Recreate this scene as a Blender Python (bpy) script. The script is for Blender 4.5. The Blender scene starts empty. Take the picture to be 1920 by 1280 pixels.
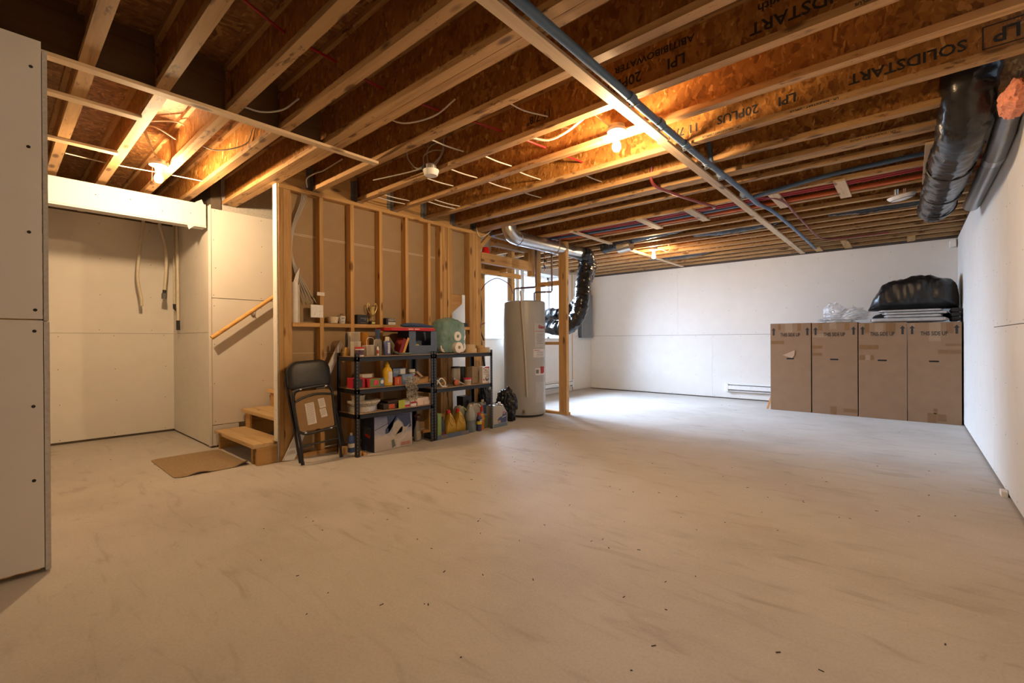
import bpy, bmesh, math, random
from mathutils import Vector, Matrix, noise

# ------------------------------------------------------------------ camera, world, light, exposure
scene = bpy.context.scene
COL = scene.collection
PI = math.pi

cam_data = bpy.data.cameras.new('camera')
cam_data.lens = 16.0
cam_data.sensor_width = 36.0
cam_data.clip_start = 0.02
cam = bpy.data.objects.new('camera', cam_data)
COL.objects.link(cam)
YAW, PITCH, ROLL = 0.718058, -0.002502, -0.005128
fwd = Vector((-math.sin(YAW), math.cos(YAW), 0)); rgt = Vector((math.cos(YAW), math.sin(YAW), 0)); upv = Vector((0, 0, 1))
fwd, upv = math.cos(PITCH) * fwd + math.sin(PITCH) * upv, math.cos(PITCH) * upv - math.sin(PITCH) * fwd
rgt, upv = math.cos(ROLL) * rgt + math.sin(ROLL) * upv, math.cos(ROLL) * upv - math.sin(ROLL) * rgt
cam.matrix_world = Matrix(((rgt.x, upv.x, -fwd.x, 0), (rgt.y, upv.y, -fwd.y, 0), (rgt.z, upv.z, -fwd.z, 1.10), (0, 0, 0, 1)))
scene.camera = cam

world = bpy.data.worlds.new('daylight')
world.use_nodes = True
scene.world = world
bg = world.node_tree.nodes['Background']
bg.inputs['Color'].default_value = (0.62, 0.78, 1.0, 1)
bg.inputs['Strength'].default_value = 1.0

scene.view_settings.view_transform = 'Standard'
scene.view_settings.look = 'None'
scene.view_settings.gamma = 1.0
scene.view_settings.use_curve_mapping = False
scene.view_settings.exposure = 0.0

BULB_COLOR = (1.0, 0.67, 0.36)
BULB_EMIT = (2350.0, 2350.0, 900.0)
DAY_COLOR = (0.60, 0.76, 1.0)
DAY_POWER = 3000.0

# daylight falling in through the high window of the far room wall
win_light = bpy.data.lights.new('window_daylight', 'AREA')
win_light.shape = 'RECTANGLE'
win_light.size = 3.0
win_light.size_y = 2.4
win_light.energy = DAY_POWER
win_light.color = DAY_COLOR
wl = bpy.data.objects.new('window_daylight', win_light)
wl.location = (-7.4, 6.7, 3.0)
wl.rotation_euler = (Vector((-4.0, 7.1, 1.0)) - Vector(wl.location)).to_track_quat('-Z', 'Y').to_euler()
COL.objects.link(wl)

# ------------------------------------------------------------------ measures of the room
XR, YB, XS, XL, ZJ, ZD = 0.513, 8.98, -4.33, -5.46, 2.545, 2.847
YF = -2.4
XA = -6.88
random.seed(7)

# ------------------------------------------------------------------ materials
MATS = {}

def nodes_of(name):
    m = bpy.data.materials.new(name)
    m.use_nodes = True
    nt = m.node_tree
    return m, nt, nt.nodes['Principled BSDF']

def N(nt, typ, **kw):
    n = nt.nodes.new(typ)
    for k, v in kw.items():
        if k in n.inputs:
            n.inputs[k].default_value = v
        else:
            setattr(n, k, v)
    return n

def ramp(nt, stops):
    r = nt.nodes.new('ShaderNodeValToRGB')
    e = r.color_ramp.elements
    while len(e) < len(stops):
        e.new(0.5)
    for el, (p, c) in zip(e, stops):
        el.position = p
        el.color = (c[0], c[1], c[2], 1)
    return r

def coords(nt, scale=(1, 1, 1), rand=True, rot=(0, 0, 0)):
    tc = N(nt, 'ShaderNodeTexCoord')
    mp = N(nt, 'ShaderNodeMapping')
    mp.inputs['Scale'].default_value = scale
    mp.inputs['Rotation'].default_value = rot
    if rand:
        oi = N(nt, 'ShaderNodeObjectInfo')
        mul = N(nt, 'ShaderNodeMath', operation='MULTIPLY')
        mul.inputs[1].default_value = 37.0
        add = N(nt, 'ShaderNodeVectorMath', operation='ADD')
        nt.links.new(oi.outputs['Random'], mul.inputs[0])
        nt.links.new(tc.outputs['Object'], add.inputs[0])
        nt.links.new(mul.outputs[0], add.inputs[1])
        nt.links.new(add.outputs[0], mp.inputs['Vector'])
    else:
        nt.links.new(tc.outputs['Object'], mp.inputs['Vector'])
    return mp.outputs['Vector']

def bump(nt, p, src, strength=0.2, dist=0.01):
    b = N(nt, 'ShaderNodeBump')
    b.inputs['Strength'].default_value = strength
    b.inputs['Distance'].default_value = dist
    nt.links.new(src, b.inputs['Height'])
    nt.links.new(b.outputs['Normal'], p.inputs['Normal'])

def pm(name, color, rough=0.5, metal=0.0, var=0.07, scale=25.0, bmp=0.0, spec=0.5):
    """plain procedural material: colour with a little noise"""
    if name in MATS:
        return MATS[name]
    m, nt, p = nodes_of(name)
    v = coords(nt)
    no = N(nt, 'ShaderNodeTexNoise')
    no.inputs['Scale'].default_value = scale
    no.inputs['Detail'].default_value = 4
    nt.links.new(v, no.inputs['Vector'])
    c = color
    r = ramp(nt, [(0.25, [x * (1 - var) for x in c]), (0.75, [min(1, x * (1 + var)) for x in c])])
    nt.links.new(no.outputs['Fac'], r.inputs['Fac'])
    nt.links.new(r.outputs['Color'], p.inputs['Base Color'])
    p.inputs['Roughness'].default_value = rough
    p.inputs['Metallic'].default_value = metal
    p.inputs['Specular IOR Level'].default_value = spec
    if bmp:
        bump(nt, p, no.outputs['Fac'], bmp, 0.004)
    MATS[name] = m
    return m

def wood(name, axis, dark, light, knot=True, grain=1.0, stains=False):
    if name in MATS:
        return MATS[name]
    m, nt, p = nodes_of(name)
    sc = [22.0 * grain] * 3
    sc[axis] = 1.3
    v = coords(nt, sc)
    n1 = N(nt, 'ShaderNodeTexNoise')
    n1.inputs['Scale'].default_value = 1.0
    n1.inputs['Detail'].default_value = 7
    n1.inputs['Roughness'].default_value = 0.62
    n1.inputs['Distortion'].default_value = 0.6
    nt.links.new(v, n1.inputs['Vector'])
    r = ramp(nt, [(0.28, dark), (0.48, [a * .35 + b * .65 for a, b in zip(dark, light)]), (0.72, light)])
    nt.links.new(n1.outputs['Fac'], r.inputs['Fac'])
    out = r.outputs['Color']
    if knot:
        sk = [9.0] * 3
        sk[axis] = 3.2
        v2 = coords(nt, sk)
        vo = N(nt, 'ShaderNodeTexVoronoi')
        vo.inputs['Scale'].default_value = 1.0
        nt.links.new(v2, vo.inputs['Vector'])
        rk = ramp(nt, [(0.0, (1, 1, 1)), (0.13, (0.8, 0.8, 0.8)), (0.22, (0, 0, 0))])
        nt.links.new(vo.outputs['Distance'], rk.inputs['Fac'])
        mx = N(nt, 'ShaderNodeMix', data_type='RGBA')
        nt.links.new(rk.outputs['Color'], mx.inputs['Factor'])
        nt.links.new(out, mx.inputs['A'])
        mx.inputs['B'].default_value = (dark[0] * .35, dark[1] * .28, dark[2] * .25, 1)
        out = mx.outputs['Result']
    if stains:
        ss = [16.0] * 3
        ss[axis] = 5.0
        v3 = coords(nt, ss)
        n3 = N(nt, 'ShaderNodeTexNoise')
        n3.inputs['Scale'].default_value = 1.0
        n3.inputs['Detail'].default_value = 6
        n3.inputs['Roughness'].default_value = 0.72
        nt.links.new(v3, n3.inputs['Vector'])
        r3 = ramp(nt, [(0.575, (0, 0, 0)), (0.64, (0.85, 0.85, 0.85))])
        nt.links.new(n3.outputs['Fac'], r3.inputs['Fac'])
        mx3 = N(nt, 'ShaderNodeMix', data_type='RGBA')
        nt.links.new(r3.outputs['Color'], mx3.inputs['Factor'])
        nt.links.new(out, mx3.inputs['A'])
        mx3.inputs['B'].default_value = (0.13, 0.055, 0.022, 1)
        out = mx3.outputs['Result']
    # each stick differs a little
    oi = N(nt, 'ShaderNodeObjectInfo')
    mr = N(nt, 'ShaderNodeMapRange')
    mr.inputs['To Min'].default_value = 0.82
    mr.inputs['To Max'].default_value = 1.12
    nt.links.new(oi.outputs['Random'], mr.inputs['Value'])
    mm = N(nt, 'ShaderNodeVectorMath', operation='SCALE')
    nt.links.new(out, mm.inputs[0])
    nt.links.new(mr.outputs['Result'], mm.inputs['Scale'])
    nt.links.new(mm.outputs[0], p.inputs['Base Color'])
    p.inputs['Roughness'].default_value = 0.6
    p.inputs['Specular IOR Level'].default_value = 0.3
    bump(nt, p, n1.outputs['Fac'], 0.12, 0.003)
    MATS[name] = m
    return m

def osb(name, stops, scale=1.0, rough=0.42):
    m, nt, p = nodes_of(name)
    v = coords(nt, (1, 1, 1))
    dn = N(nt, 'ShaderNodeTexNoise')
    dn.inputs['Scale'].default_value = 9.0 * scale
    nt.links.new(v, dn.inputs['Vector'])
    ds = N(nt, 'ShaderNodeVectorMath', operation='SCALE')
    ds.inputs['Scale'].default_value = 0.10
    nt.links.new(dn.outputs['Color'], ds.inputs[0])
    ad = N(nt, 'ShaderNodeVectorMath', operation='ADD')
    nt.links.new(v, ad.inputs[0]); nt.links.new(ds.outputs[0], ad.inputs[1])
    outs = []
    for rot, sc in (((0.3, 0.5, 0.4), (120, 30, 44)), ((1.2, 0.9, -0.7), (40, 120, 26))):
        mp = N(nt, 'ShaderNodeMapping')
        mp.inputs['Rotation'].default_value = rot
        mp.inputs['Scale'].default_value = [s * scale * 0.55 for s in sc]
        nt.links.new(ad.outputs[0], mp.inputs['Vector'])
        vo = N(nt, 'ShaderNodeTexVoronoi')
        vo.inputs['Scale'].default_value = 1.0
        nt.links.new(mp.outputs[0], vo.inputs['Vector'])
        sep = N(nt, 'ShaderNodeSeparateColor')
        nt.links.new(vo.outputs['Color'], sep.inputs[0])
        outs.append(sep.outputs[0])
    mx = N(nt, 'ShaderNodeMix', data_type='FLOAT')
    sel = N(nt, 'ShaderNodeTexNoise')
    sel.inputs['Scale'].default_value = 17.0 * scale
    nt.links.new(v, sel.inputs['Vector'])
    rs = ramp(nt, [(0.46, (0, 0, 0)), (0.54, (1, 1, 1))])
    nt.links.new(sel.outputs['Fac'], rs.inputs['Fac'])
    nt.links.new(rs.outputs['Color'], mx.inputs['Factor'])
    nt.links.new(outs[0], mx.inputs['A']); nt.links.new(outs[1], mx.inputs['B'])
    r = ramp(nt, stops)
    nt.links.new(mx.outputs['Result'], r.inputs['Fac'])
    nt.links.new(r.outputs['Color'], p.inputs['Base Color'])
    p.inputs['Roughness'].default_value = rough
    bump(nt, p, mx.outputs['Result'], 0.35, 0.004)
    MATS[name] = m
    return m

def concrete():
    m, nt, p = nodes_of('concrete_slab')
    v = coords(nt, rand=False)
    big = N(nt, 'ShaderNodeTexNoise'); big.inputs['Scale'].default_value = 0.8; big.inputs['Detail'].default_value = 6; big.inputs['Roughness'].default_value = .6
    mp = N(nt, 'ShaderNodeMapping'); mp.inputs['Scale'].default_value = (2.2, 9.0, 1); mp.inputs['Rotation'].default_value = (0, 0, 0.5)
    st = N(nt, 'ShaderNodeTexNoise'); st.inputs['Scale'].default_value = 1.0; st.inputs['Detail'].default_value = 8; st.inputs['Distortion'].default_value = 1.2
    fine = N(nt, 'ShaderNodeTexNoise'); fine.inputs['Scale'].default_value = 90; fine.inputs['Detail'].default_value = 5
    nt.links.new(v, big.inputs['Vector']); nt.links.new(v, mp.inputs['Vector']); nt.links.new(mp.outputs[0], st.inputs['Vector']); nt.links.new(v, fine.inputs['Vector'])
    r1 = ramp(nt, [(0.3, (0.46, 0.425, 0.385)), (0.5, (0.56, 0.53, 0.49)), (0.72, (0.62, 0.59, 0.55))])
    nt.links.new(big.outputs['Fac'], r1.inputs['Fac'])
    r2 = ramp(nt, [(0.27, (0.80, 0.78, 0.76)), (0.42, (0.97, 0.97, 0.97)), (0.62, (1, 1, 1)), (0.8, (0.93, 0.92, 0.9))])
    nt.links.new(st.outputs['Fac'], r2.inputs['Fac'])
    mu = N(nt, 'ShaderNodeMix', data_type='RGBA', blend_type='MULTIPLY'); mu.inputs['Factor'].default_value = 1
    nt.links.new(r1.outputs['Color'], mu.inputs['A']); nt.links.new(r2.outputs['Color'], mu.inputs['B'])
    r3 = ramp(nt, [(0.2, (0.88, 0.87, 0.86)), (0.6, (1, 1, 1))])
    nt.links.new(fine.outputs['Fac'], r3.inputs['Fac'])
    mu2 = N(nt, 'ShaderNodeMix', data_type='RGBA', blend_type='MULTIPLY'); mu2.inputs['Factor'].default_value = 1
    nt.links.new(mu.outputs['Result'], mu2.inputs['A']); nt.links.new(r3.outputs['Color'], mu2.inputs['B'])
    # brown scuffs and curved trowel marks
    sp = N(nt, 'ShaderNodeTexNoise'); sp.inputs['Scale'].default_value = 2.3; sp.inputs['Detail'].default_value = 9; sp.inputs['Roughness'].default_value = .7; sp.inputs['Distortion'].default_value = 2.0
    nt.links.new(v, sp.inputs['Vector'])
    r4 = ramp(nt, [(0.62, (0, 0, 0)), (0.76, (.5, .5, .5))])
    nt.links.new(sp.outputs['Fac'], r4.inputs['Fac'])
    mx = N(nt, 'ShaderNodeMix', data_type='RGBA')
    nt.links.new(r4.outputs['Color'], mx.inputs['Factor']); nt.links.new(mu2.outputs['Result'], mx.inputs['A'])
    mx.inputs['B'].default_value = (0.30, 0.235, 0.175, 1)
    nt.links.new(mx.outputs['Result'], p.inputs['Base Color'])
    p.inputs['Roughness'].default_value = 0.78
    p.inputs['Specular IOR Level'].default_value = 0.25
    bump(nt, p, fine.outputs['Fac'], 0.12, 0.003)
    MATS['concrete'] = m
    return m

def clear(name, tint=(0.9, 0.92, 0.93), amount=0.35, rough=0.15):
    """thin clear plastic: mostly lets light through, with sheen"""
    if name in MATS:
        return MATS[name]
    m = bpy.data.materials.new(name)
    m.use_nodes = True
    nt = m.node_tree
    nt.nodes.clear()
    out = N(nt, 'ShaderNodeOutputMaterial')
    tr = N(nt, 'ShaderNodeBsdfTransparent'); tr.inputs['Color'].default_value = (*[0.5 + t * .5 for t in tint], 1)
    pr = N(nt, 'ShaderNodeBsdfPrincipled'); pr.inputs['Roughness'].default_value = rough
    v = coords(nt)
    no = N(nt, 'ShaderNodeTexNoise'); no.inputs['Scale'].default_value = 30
    nt.links.new(v, no.inputs['Vector'])
    r = ramp(nt, [(0.3, [t * .85 for t in tint]), (0.7, tint)])
    nt.links.new(no.outputs['Fac'], r.inputs['Fac']); nt.links.new(r.outputs['Color'], pr.inputs['Base Color'])
    lw = N(nt, 'ShaderNodeLayerWeight'); lw.inputs['Blend'].default_value = 0.35
    mr = N(nt, 'ShaderNodeMapRange'); mr.inputs['To Min'].default_value = amount; mr.inputs['To Max'].default_value = min(1, amount + .5)
    nt.links.new(lw.outputs['Facing'], mr.inputs['Value'])
    mx = N(nt, 'ShaderNodeMixShader')
    nt.links.new(mr.outputs['Result'], mx.inputs[0]); nt.links.new(tr.outputs[0], mx.inputs[1]); nt.links.new(pr.outputs[0], mx.inputs[2])
    nt.links.new(mx.outputs[0], out.inputs['Surface'])
    MATS[name] = m
    return m

def emit(name, color, strength):
    m = bpy.data.materials.new(name)
    m.use_nodes = True
    nt = m.node_tree
    nt.nodes.clear()
    out = N(nt, 'ShaderNodeOutputMaterial')
    e = N(nt, 'ShaderNodeEmission')
    e.inputs['Color'].default_value = (*color, 1)
    e.inputs['Strength'].default_value = strength
    nt.links.new(e.outputs[0], out.inputs['Surface'])
    MATS[name] = m
    return m

DRY = pm('drywall_paper_face', (0.74, 0.72, 0.68), 0.85, var=0.025, scale=6, spec=.2)
DRYEDGE = pm('drywall_gypsum_edge', (0.50, 0.48, 0.45), 0.9, var=0.15, scale=60)
DRYBACK = pm('drywall_brown_back', (0.40, 0.285, 0.165), 0.9, var=0.05, scale=9, spec=.15)
GAPSHADE = pm('wall_gap_shade', (0.11, 0.085, 0.065), 0.9)  # shade put into the colour: seams and foot gaps show as dark lines
TAPE = pm('gap_dark', (0.06, 0.05, 0.04), 0.9)
CONC = concrete()
LD, LL = (0.40, 0.205, 0.062), (0.64, 0.39, 0.150)
WX, WY, WZ = (wood('lumber_x', 0, LD, LL), wood('lumber_y', 1, LD, LL), wood('lumber_z', 2, LD, LL))
FX = wood('flange_lumber', 0, (0.30, 0.145, 0.046), (0.54, 0.325, 0.140), stains=True)
LVL = wood('laminated_beam', 1, (0.13, 0.07, 0.032), (0.24, 0.135, 0.06), knot=False)
STRAP = wood('strapping_wood', 1, (0.50, 0.34, 0.19), (0.70, 0.53, 0.34))
TREAD = wood('tread_wood', 0, (0.52, 0.34, 0.15), (0.74, 0.54, 0.29))
OAK = wood('handrail_oak', 1, (0.58, 0.31, 0.09), (0.78, 0.47, 0.16), knot=False)
OSBW = osb('osb_web', [(0.0, (0.17, 0.062, 0.012)), (0.25, (0.27, 0.108, 0.022)), (0.70, (0.36, 0.155, 0.034)), (0.93, (0.44, 0.205, 0.052)), (1.0, (0.60, 0.34, 0.11))])
OSBD = osb('osb_subfloor', [(0.0, (0.15, 0.062, 0.018)), (0.35, (0.24, 0.105, 0.030)), (0.75, (0.31, 0.145, 0.045)), (1.0, (0.46, 0.25, 0.09))], 0.8, .6)
INK = pm('black_print', (0.02, 0.018, 0.016), 0.7)
GALV = pm('galvanised_steel', (0.62, 0.63, 0.64), 0.28, 0.95, var=.12, scale=14)
GALVD = pm('hanger_steel', (0.30, 0.31, 0.33), 0.45, 0.85, var=.2)
BLACKM = pm('black_enamel_steel', (0.012, 0.013, 0.017), 0.35)
BLACKP = pm('black_plastic', (0.014, 0.014, 0.015), 0.4)
VINYL = pm('black_vinyl', (0.012, 0.012, 0.012), 0.42, bmp=.15, scale=160)
POLY = pm('black_polythene', (0.010, 0.010, 0.011), 0.34, var=.3, scale=12, bmp=.5)
DUCTB = pm('black_duct_sleeve', (0.016, 0.016, 0.018), 0.22, var=.3, scale=16, bmp=.6)
WHITEP = pm('white_plastic', (0.80, 0.79, 0.76), 0.4)
CABLE = pm('white_cable', (0.72, 0.70, 0.64), 0.5)
CARD = pm('corrugated_cardboard', (0.27, 0.168, 0.098), 0.85, var=.06, scale=8, spec=.2)
CARDL = pm('pale_cardboard', (0.44, 0.30, 0.19), 0.85, var=.06, scale=10)
TAPEB = pm('brown_packing_tape', (0.20, 0.105, 0.045), 0.3, var=.08)
TAPEC = pm('clear_packing_tape', (.33, .225, .145), .18, var=.05)
BUBBLE = clear('bubble_wrap_film', (.86, .88, .90), .42, .2)
FILM = clear('clear_polythene_film', (.9, .92, .94), .38, .18)
PAPER = pm('paper_label', (0.70, 0.66, 0.60), 0.8, var=.12, scale=120)
BLUEP = pm('blue_pipe', (0.085, 0.155, 0.255), 0.38)
REDT = pm('red_tube', (0.36, 0.015, 0.02), 0.4)
ORANGET = pm('orange_tube', (0.62, 0.13, 0.03), 0.45)
COPPER = pm('copper_pipe', (0.52, 0.26, 0.16), 0.3, 0.9)

# ------------------------------------------------------------------ mesh helpers
class MB:
    """collects shapes and links them as one mesh object"""
    def __init__(self):
        self.v, self.f = [], []

    def add(self, vs, fs):
        o = len(self.v)
        self.v += [tuple(p) for p in vs]
        self.f += [tuple(i + o for i in f) for f in fs]
        return self

    def box(self, x0, x1, y0, y1, z0, z1, M=None):
        vs = [Vector(p) for p in ((x0, y0, z0), (x1, y0, z0), (x1, y1, z0), (x0, y1, z0), (x0, y0, z1), (x1, y0, z1), (x1, y1, z1), (x0, y1, z1))]
        if M:
            vs = [M @ p for p in vs]
        return self.add(vs, ((3, 2, 1, 0), (4, 5, 6, 7), (0, 1, 5, 4), (1, 2, 6, 5), (2, 3, 7, 6), (3, 0, 4, 7)))

    def prism(self, poly, axis, a, b):
        """poly: 2-D outline in the plane across axis (0: y,z  1: x,z  2: x,y)"""
        def mk(p, t):
            return [(t, p[0], p[1]), (p[0], t, p[1]), (p[0], p[1], t)][axis]
        n = len(poly)
        vs = [mk(p, a) for p in poly] + [mk(p, b) for p in poly]
        fs = [tuple(range(n)), tuple(range(2 * n - 1, n - 1, -1))]
        for i in range(n):
            j = (i + 1) % n
            fs.append((j, i, n + i, n + j))
        return self.add(vs, fs)

    def tube(self, pts, r, n=10, cap=True):
        pts = [Vector(p) for p in pts]
        m = len(pts)
        rs = r if isinstance(r, (list, tuple)) else [r] * m
        vs, fs = [], []
        prev = None
        for i, p in enumerate(pts):
            t = (pts[min(i + 1, m - 1)] - pts[max(i - 1, 0)])
            if t.length < 1e-9:
                t = Vector((0, 0, 1))
            t.normalize()
            if prev is None:
                a = Vector((0, 0, 1)) if abs(t.z) < .9 else Vector((1, 0, 0))
                u = t.cross(a).normalized()
            else:
                u = (prev - t * prev.dot(t)).normalized()
            prev = u
            w = t.cross(u)
            for k in range(n):
                an = 2 * PI * k / n
                vs.append(p + (u * math.cos(an) + w * math.sin(an)) * rs[i])
        for i in range(m - 1):
            for k in range(n):
                k2 = (k + 1) % n
                fs.append((i * n + k, i * n + k2, (i + 1) * n + k2, (i + 1) * n + k))
        if cap:
            fs.append(tuple(range(n - 1, -1, -1)))
            fs.append(tuple((m - 1) * n + k for k in range(n)))
        return self.add(vs, fs)

    def lathe(self, prof, c=(0, 0, 0), n=20, M=None, sx=1.0, sy=1.0):
        """prof: (radius, z) from bottom to top"""
        vs, fs = [], []
        for r, z in prof:
            for k in range(n):
                an = 2 * PI * k / n
                p = Vector((r * math.cos(an) * sx, r * math.sin(an) * sy, z))
                if M:
                    p = M @ p
                vs.append(p + Vector(c))
        for i in range(len(prof) - 1):
            for k in range(n):
                k2 = (k + 1) % n
                fs.append((i * n + k, i * n + k2, (i + 1) * n + k2, (i + 1) * n + k))
        fs.append(tuple(range(n - 1, -1, -1)))
        fs.append(tuple((len(prof) - 1) * n + k for k in range(n)))
        return self.add(vs, fs)

    def loft(self, rings):
        n = len(rings[0])
        vs = [p for r in rings for p in r]
        fs = []
        for i in range(len(rings) - 1):
            for k in range(n):
                k2 = (k + 1) % n
                fs.append((i * n + k, i * n + k2, (i + 1) * n + k2, (i + 1) * n + k))
        fs.append(tuple(range(n - 1, -1, -1)))
        fs.append(tuple((len(rings) - 1) * n + k for k in range(n)))
        return self.add(vs, fs)

    def build(self, name, mat, parent=None, smooth=False, bevel=0.0, seg=2):
        me = bpy.data.meshes.new(name)
        me.from_pydata(self.v, [], self.f)
        bm = bmesh.new()
        bm.from_mesh(me)
        bmesh.ops.recalc_face_normals(bm, faces=bm.faces)
        if bevel:
            bmesh.ops.bevel(bm, geom=list(bm.edges), offset=bevel, segments=seg, profile=0.5, affect='EDGES', clamp_overlap=True)
        bm.to_mesh(me)
        bm.free()
        if smooth:
            me.polygons.foreach_set('use_smooth', [True] * len(me.polygons))
            try:
                me.set_sharp_from_angle(angle=math.radians(40))
            except Exception:
                pass
        me.materials.append(mat)
        o = bpy.data.objects.new(name, me)
        COL.objects.link(o)
        if parent is not None:
            o.parent = parent
        return o

def tag(o, label=None, cat=None, group=None, kind=None):
    if label: o['label'] = label
    if cat: o['category'] = cat
    if group: o['group'] = group
    if kind: o['kind'] = kind
    return o

def thing(name, label, cat, loc=(0, 0, 0), rz=0.0, group=None):
    o = bpy.data.objects.new(name, None)
    COL.objects.link(o)
    o.location = loc
    o.rotation_euler = (0, 0, rz)
    o.empty_display_size = 0.05
    return tag(o, label, cat, group)

def struct(o, label, cat):
    return tag(o, label, cat, kind='structure')

def part(name, mat, parent, *b, bevel=0.0, M=None):
    return MB().box(*b, M=M).build(name, mat, parent, bevel=bevel)

def stuff(o):
    o['kind'] = 'stuff'
    return o

def text(name, s, size, M, mat, parent=None, align='CENTER', sx=1.0, ext=0.0004):
    cu = bpy.data.curves.new(name, 'FONT')
    cu.body = s
    cu.size = size
    cu.align_x = align
    cu.align_y = 'CENTER'
    cu.extrude = ext
    cu.resolution_u = 2
    cu.offset = size * .018
    cu.materials.append(mat)
    o = bpy.data.objects.new(name, cu)
    COL.objects.link(o)
    if parent is not None:
        o.parent = parent
    o.matrix_basis = M @ Matrix.Diagonal((sx, 1, 1, 1))
    return o

def face(loc, xa, ya):
    """frame at loc with local x along xa and local y along ya"""
    xa, ya = Vector(xa).normalized(), Vector(ya).normalized()
    za = xa.cross(ya)
    return Matrix(((xa.x, ya.x, za.x, loc[0]), (xa.y, ya.y, za.y, loc[1]), (xa.z, ya.z, za.z, loc[2]), (0, 0, 0, 1)))

def bez(pts, n=8):
    """smooth curve through points (Catmull-Rom)"""
    P = [Vector(p) for p in pts]
    P = [P[0] * 2 - P[1]] + P + [P[-1] * 2 - P[-2]]
    out = []
    for i in range(1, len(P) - 2):
        a, b, c, d = P[i - 1:i + 3]
        for k in range(n):
            t = k / n
            out.append(0.5 * ((2 * b) + (c - a) * t + (2 * a - 5 * b + 4 * c - d) * t * t + (3 * b - a - 3 * c + d) * t ** 3))
    out.append(P[-2])
    return out

def blob(rad, seed, amp=0.15, freq=3.0, sub=4, flat=True, fold=0.0, shape=None):
    """crumpled closed skin, base at z = 0"""
    bm = bmesh.new()
    bmesh.ops.create_icosphere(bm, subdivisions=sub, radius=1.0)
    off = Vector((seed * 3.1, seed * 1.7, seed * 5.3))
    for v in bm.verts:
        p = v.co.copy()
        d = noise.noise(p * freq + off) * amp
        if fold:
            d += (abs(noise.noise(p * freq * 2.3 + off)) - .25) * fold
            d += (abs(noise.noise(p * freq * 5.1 - off)) - .25) * fold * .5
        q = p * (1 + d)
        if shape:
            q = shape(q)
        q = Vector((q.x * rad[0], q.y * rad[1], (q.z + 1) * rad[2]))
        if flat and q.z < rad[2] * .22:
            q.z = max(0.0, (q.z - rad[2] * .11) * .6)
            q.z = max(0.0, q.z)
        v.co = q
    zs = min(v.co.z for v in bm.verts)
    for v in bm.verts:
        v.co.z -= zs
    m = MB()
    bm.verts.index_update()
    m.v = [tuple(v.co) for v in bm.verts]
    m.f = [tuple(v.index for v in f.verts) for f in bm.faces]
    bm.free()
    return m

def duct_path(pts, r, n=16, rib=0.06, per=0.05, crumple=0.0, seed=1):
    """tube with rings and a wrinkled sleeve along a path"""
    P = bez(pts, 14)
    L = 0
    rs = []
    for i, p in enumerate(P):
        if i:
            L += (P[i] - P[i - 1]).length
        rs.append(r * (1 + rib * math.sin(2 * PI * L / per)))
    m = MB().tube(P, rs, n)
    if crumple:
        m.v = [tuple(Vector(v) + Vector((noise.noise(Vector(v) * 22 + Vector((seed, 0, 0))), noise.noise(Vector(v) * 22 + Vector((0, seed, 9))), noise.noise(Vector(v) * 22 + Vector((5, 0, seed))))) * crumple) for v in m.v]
    return m

def copy_tree(o, parent=None):
    c = o.copy()
    COL.objects.link(c)
    c.parent = parent
    for ch in o.children:
        copy_tree(ch, c)
    return c

# ------------------------------------------------------------------ floor
fl = MB().box(-7.1, 0.7, YF - .1, 1.62, -0.15, 0.0).box(-5.8, 0.7, 1.62, 9.2, -0.15, 0.0).build('floor', CONC)
struct(fl, 'bare beige grey concrete slab floor with scuffs and trowel marks', 'floor')
rnd = random.Random(3)
cr = MB()
for i in range(150):
    x, y = rnd.uniform(-6.5, .45), rnd.uniform(.3, 8.6)
    if rnd.random() < .5:
        x, y = rnd.uniform(-3, .2), rnd.uniform(.8, 4)
    a, l, w = rnd.uniform(0, PI), rnd.uniform(.002, .009), rnd.uniform(.001, .0025)
    cr.box(-l, l, -w, w, 0.0, .002, M=Matrix.Translation((x, y, 0)) @ Matrix.Rotation(a, 4, 'Z'))
stuff(cr.build('floor_debris', pm('grit', (0.05, 0.035, 0.025), .9), fl))

# ------------------------------------------------------------------ ceiling: subfloor sheets, joists
ce = MB().box(-7.1, 0.7, YF - .1, 1.62, ZD + .02, ZD + .05).box(-5.8, 0.7, 1.62, 9.2, ZD + .02, ZD + .05).build('ceiling', OSBD)
struct(ce, 'unfinished ceiling of open wooden joists under strand board subfloor', 'ceiling')
sheet = None
yy, row = YF - .1, 0
while yy < 9.1:
    xx = -8.2 + (1.22 if row % 2 else 0)
    while xx < 0.7:
        a, b = max(xx, -7.1 if yy < 1.0 else -5.8), min(xx + 2.436, .7)
        if b - a > .05:
            part('subfloor_sheet', OSBD, ce, a, b, yy, min(yy + 1.216, 9.2), ZD, ZD + .019)
        xx += 2.44
    yy += 1.22
    row += 1

def joist(y, x0, x1):
    w = MB().box(x0, x1, y - .0048, y + .0048, ZJ + .03, ZD - .03).build('joist', OSBW, ce)
    for z0, z1 in ((ZJ, ZJ + .038), (ZD - .038, ZD)):
        MB().box(x0, x1, y - .0318, y + .0318, z0, z1).build('flange', FX, w)
    return w

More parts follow.
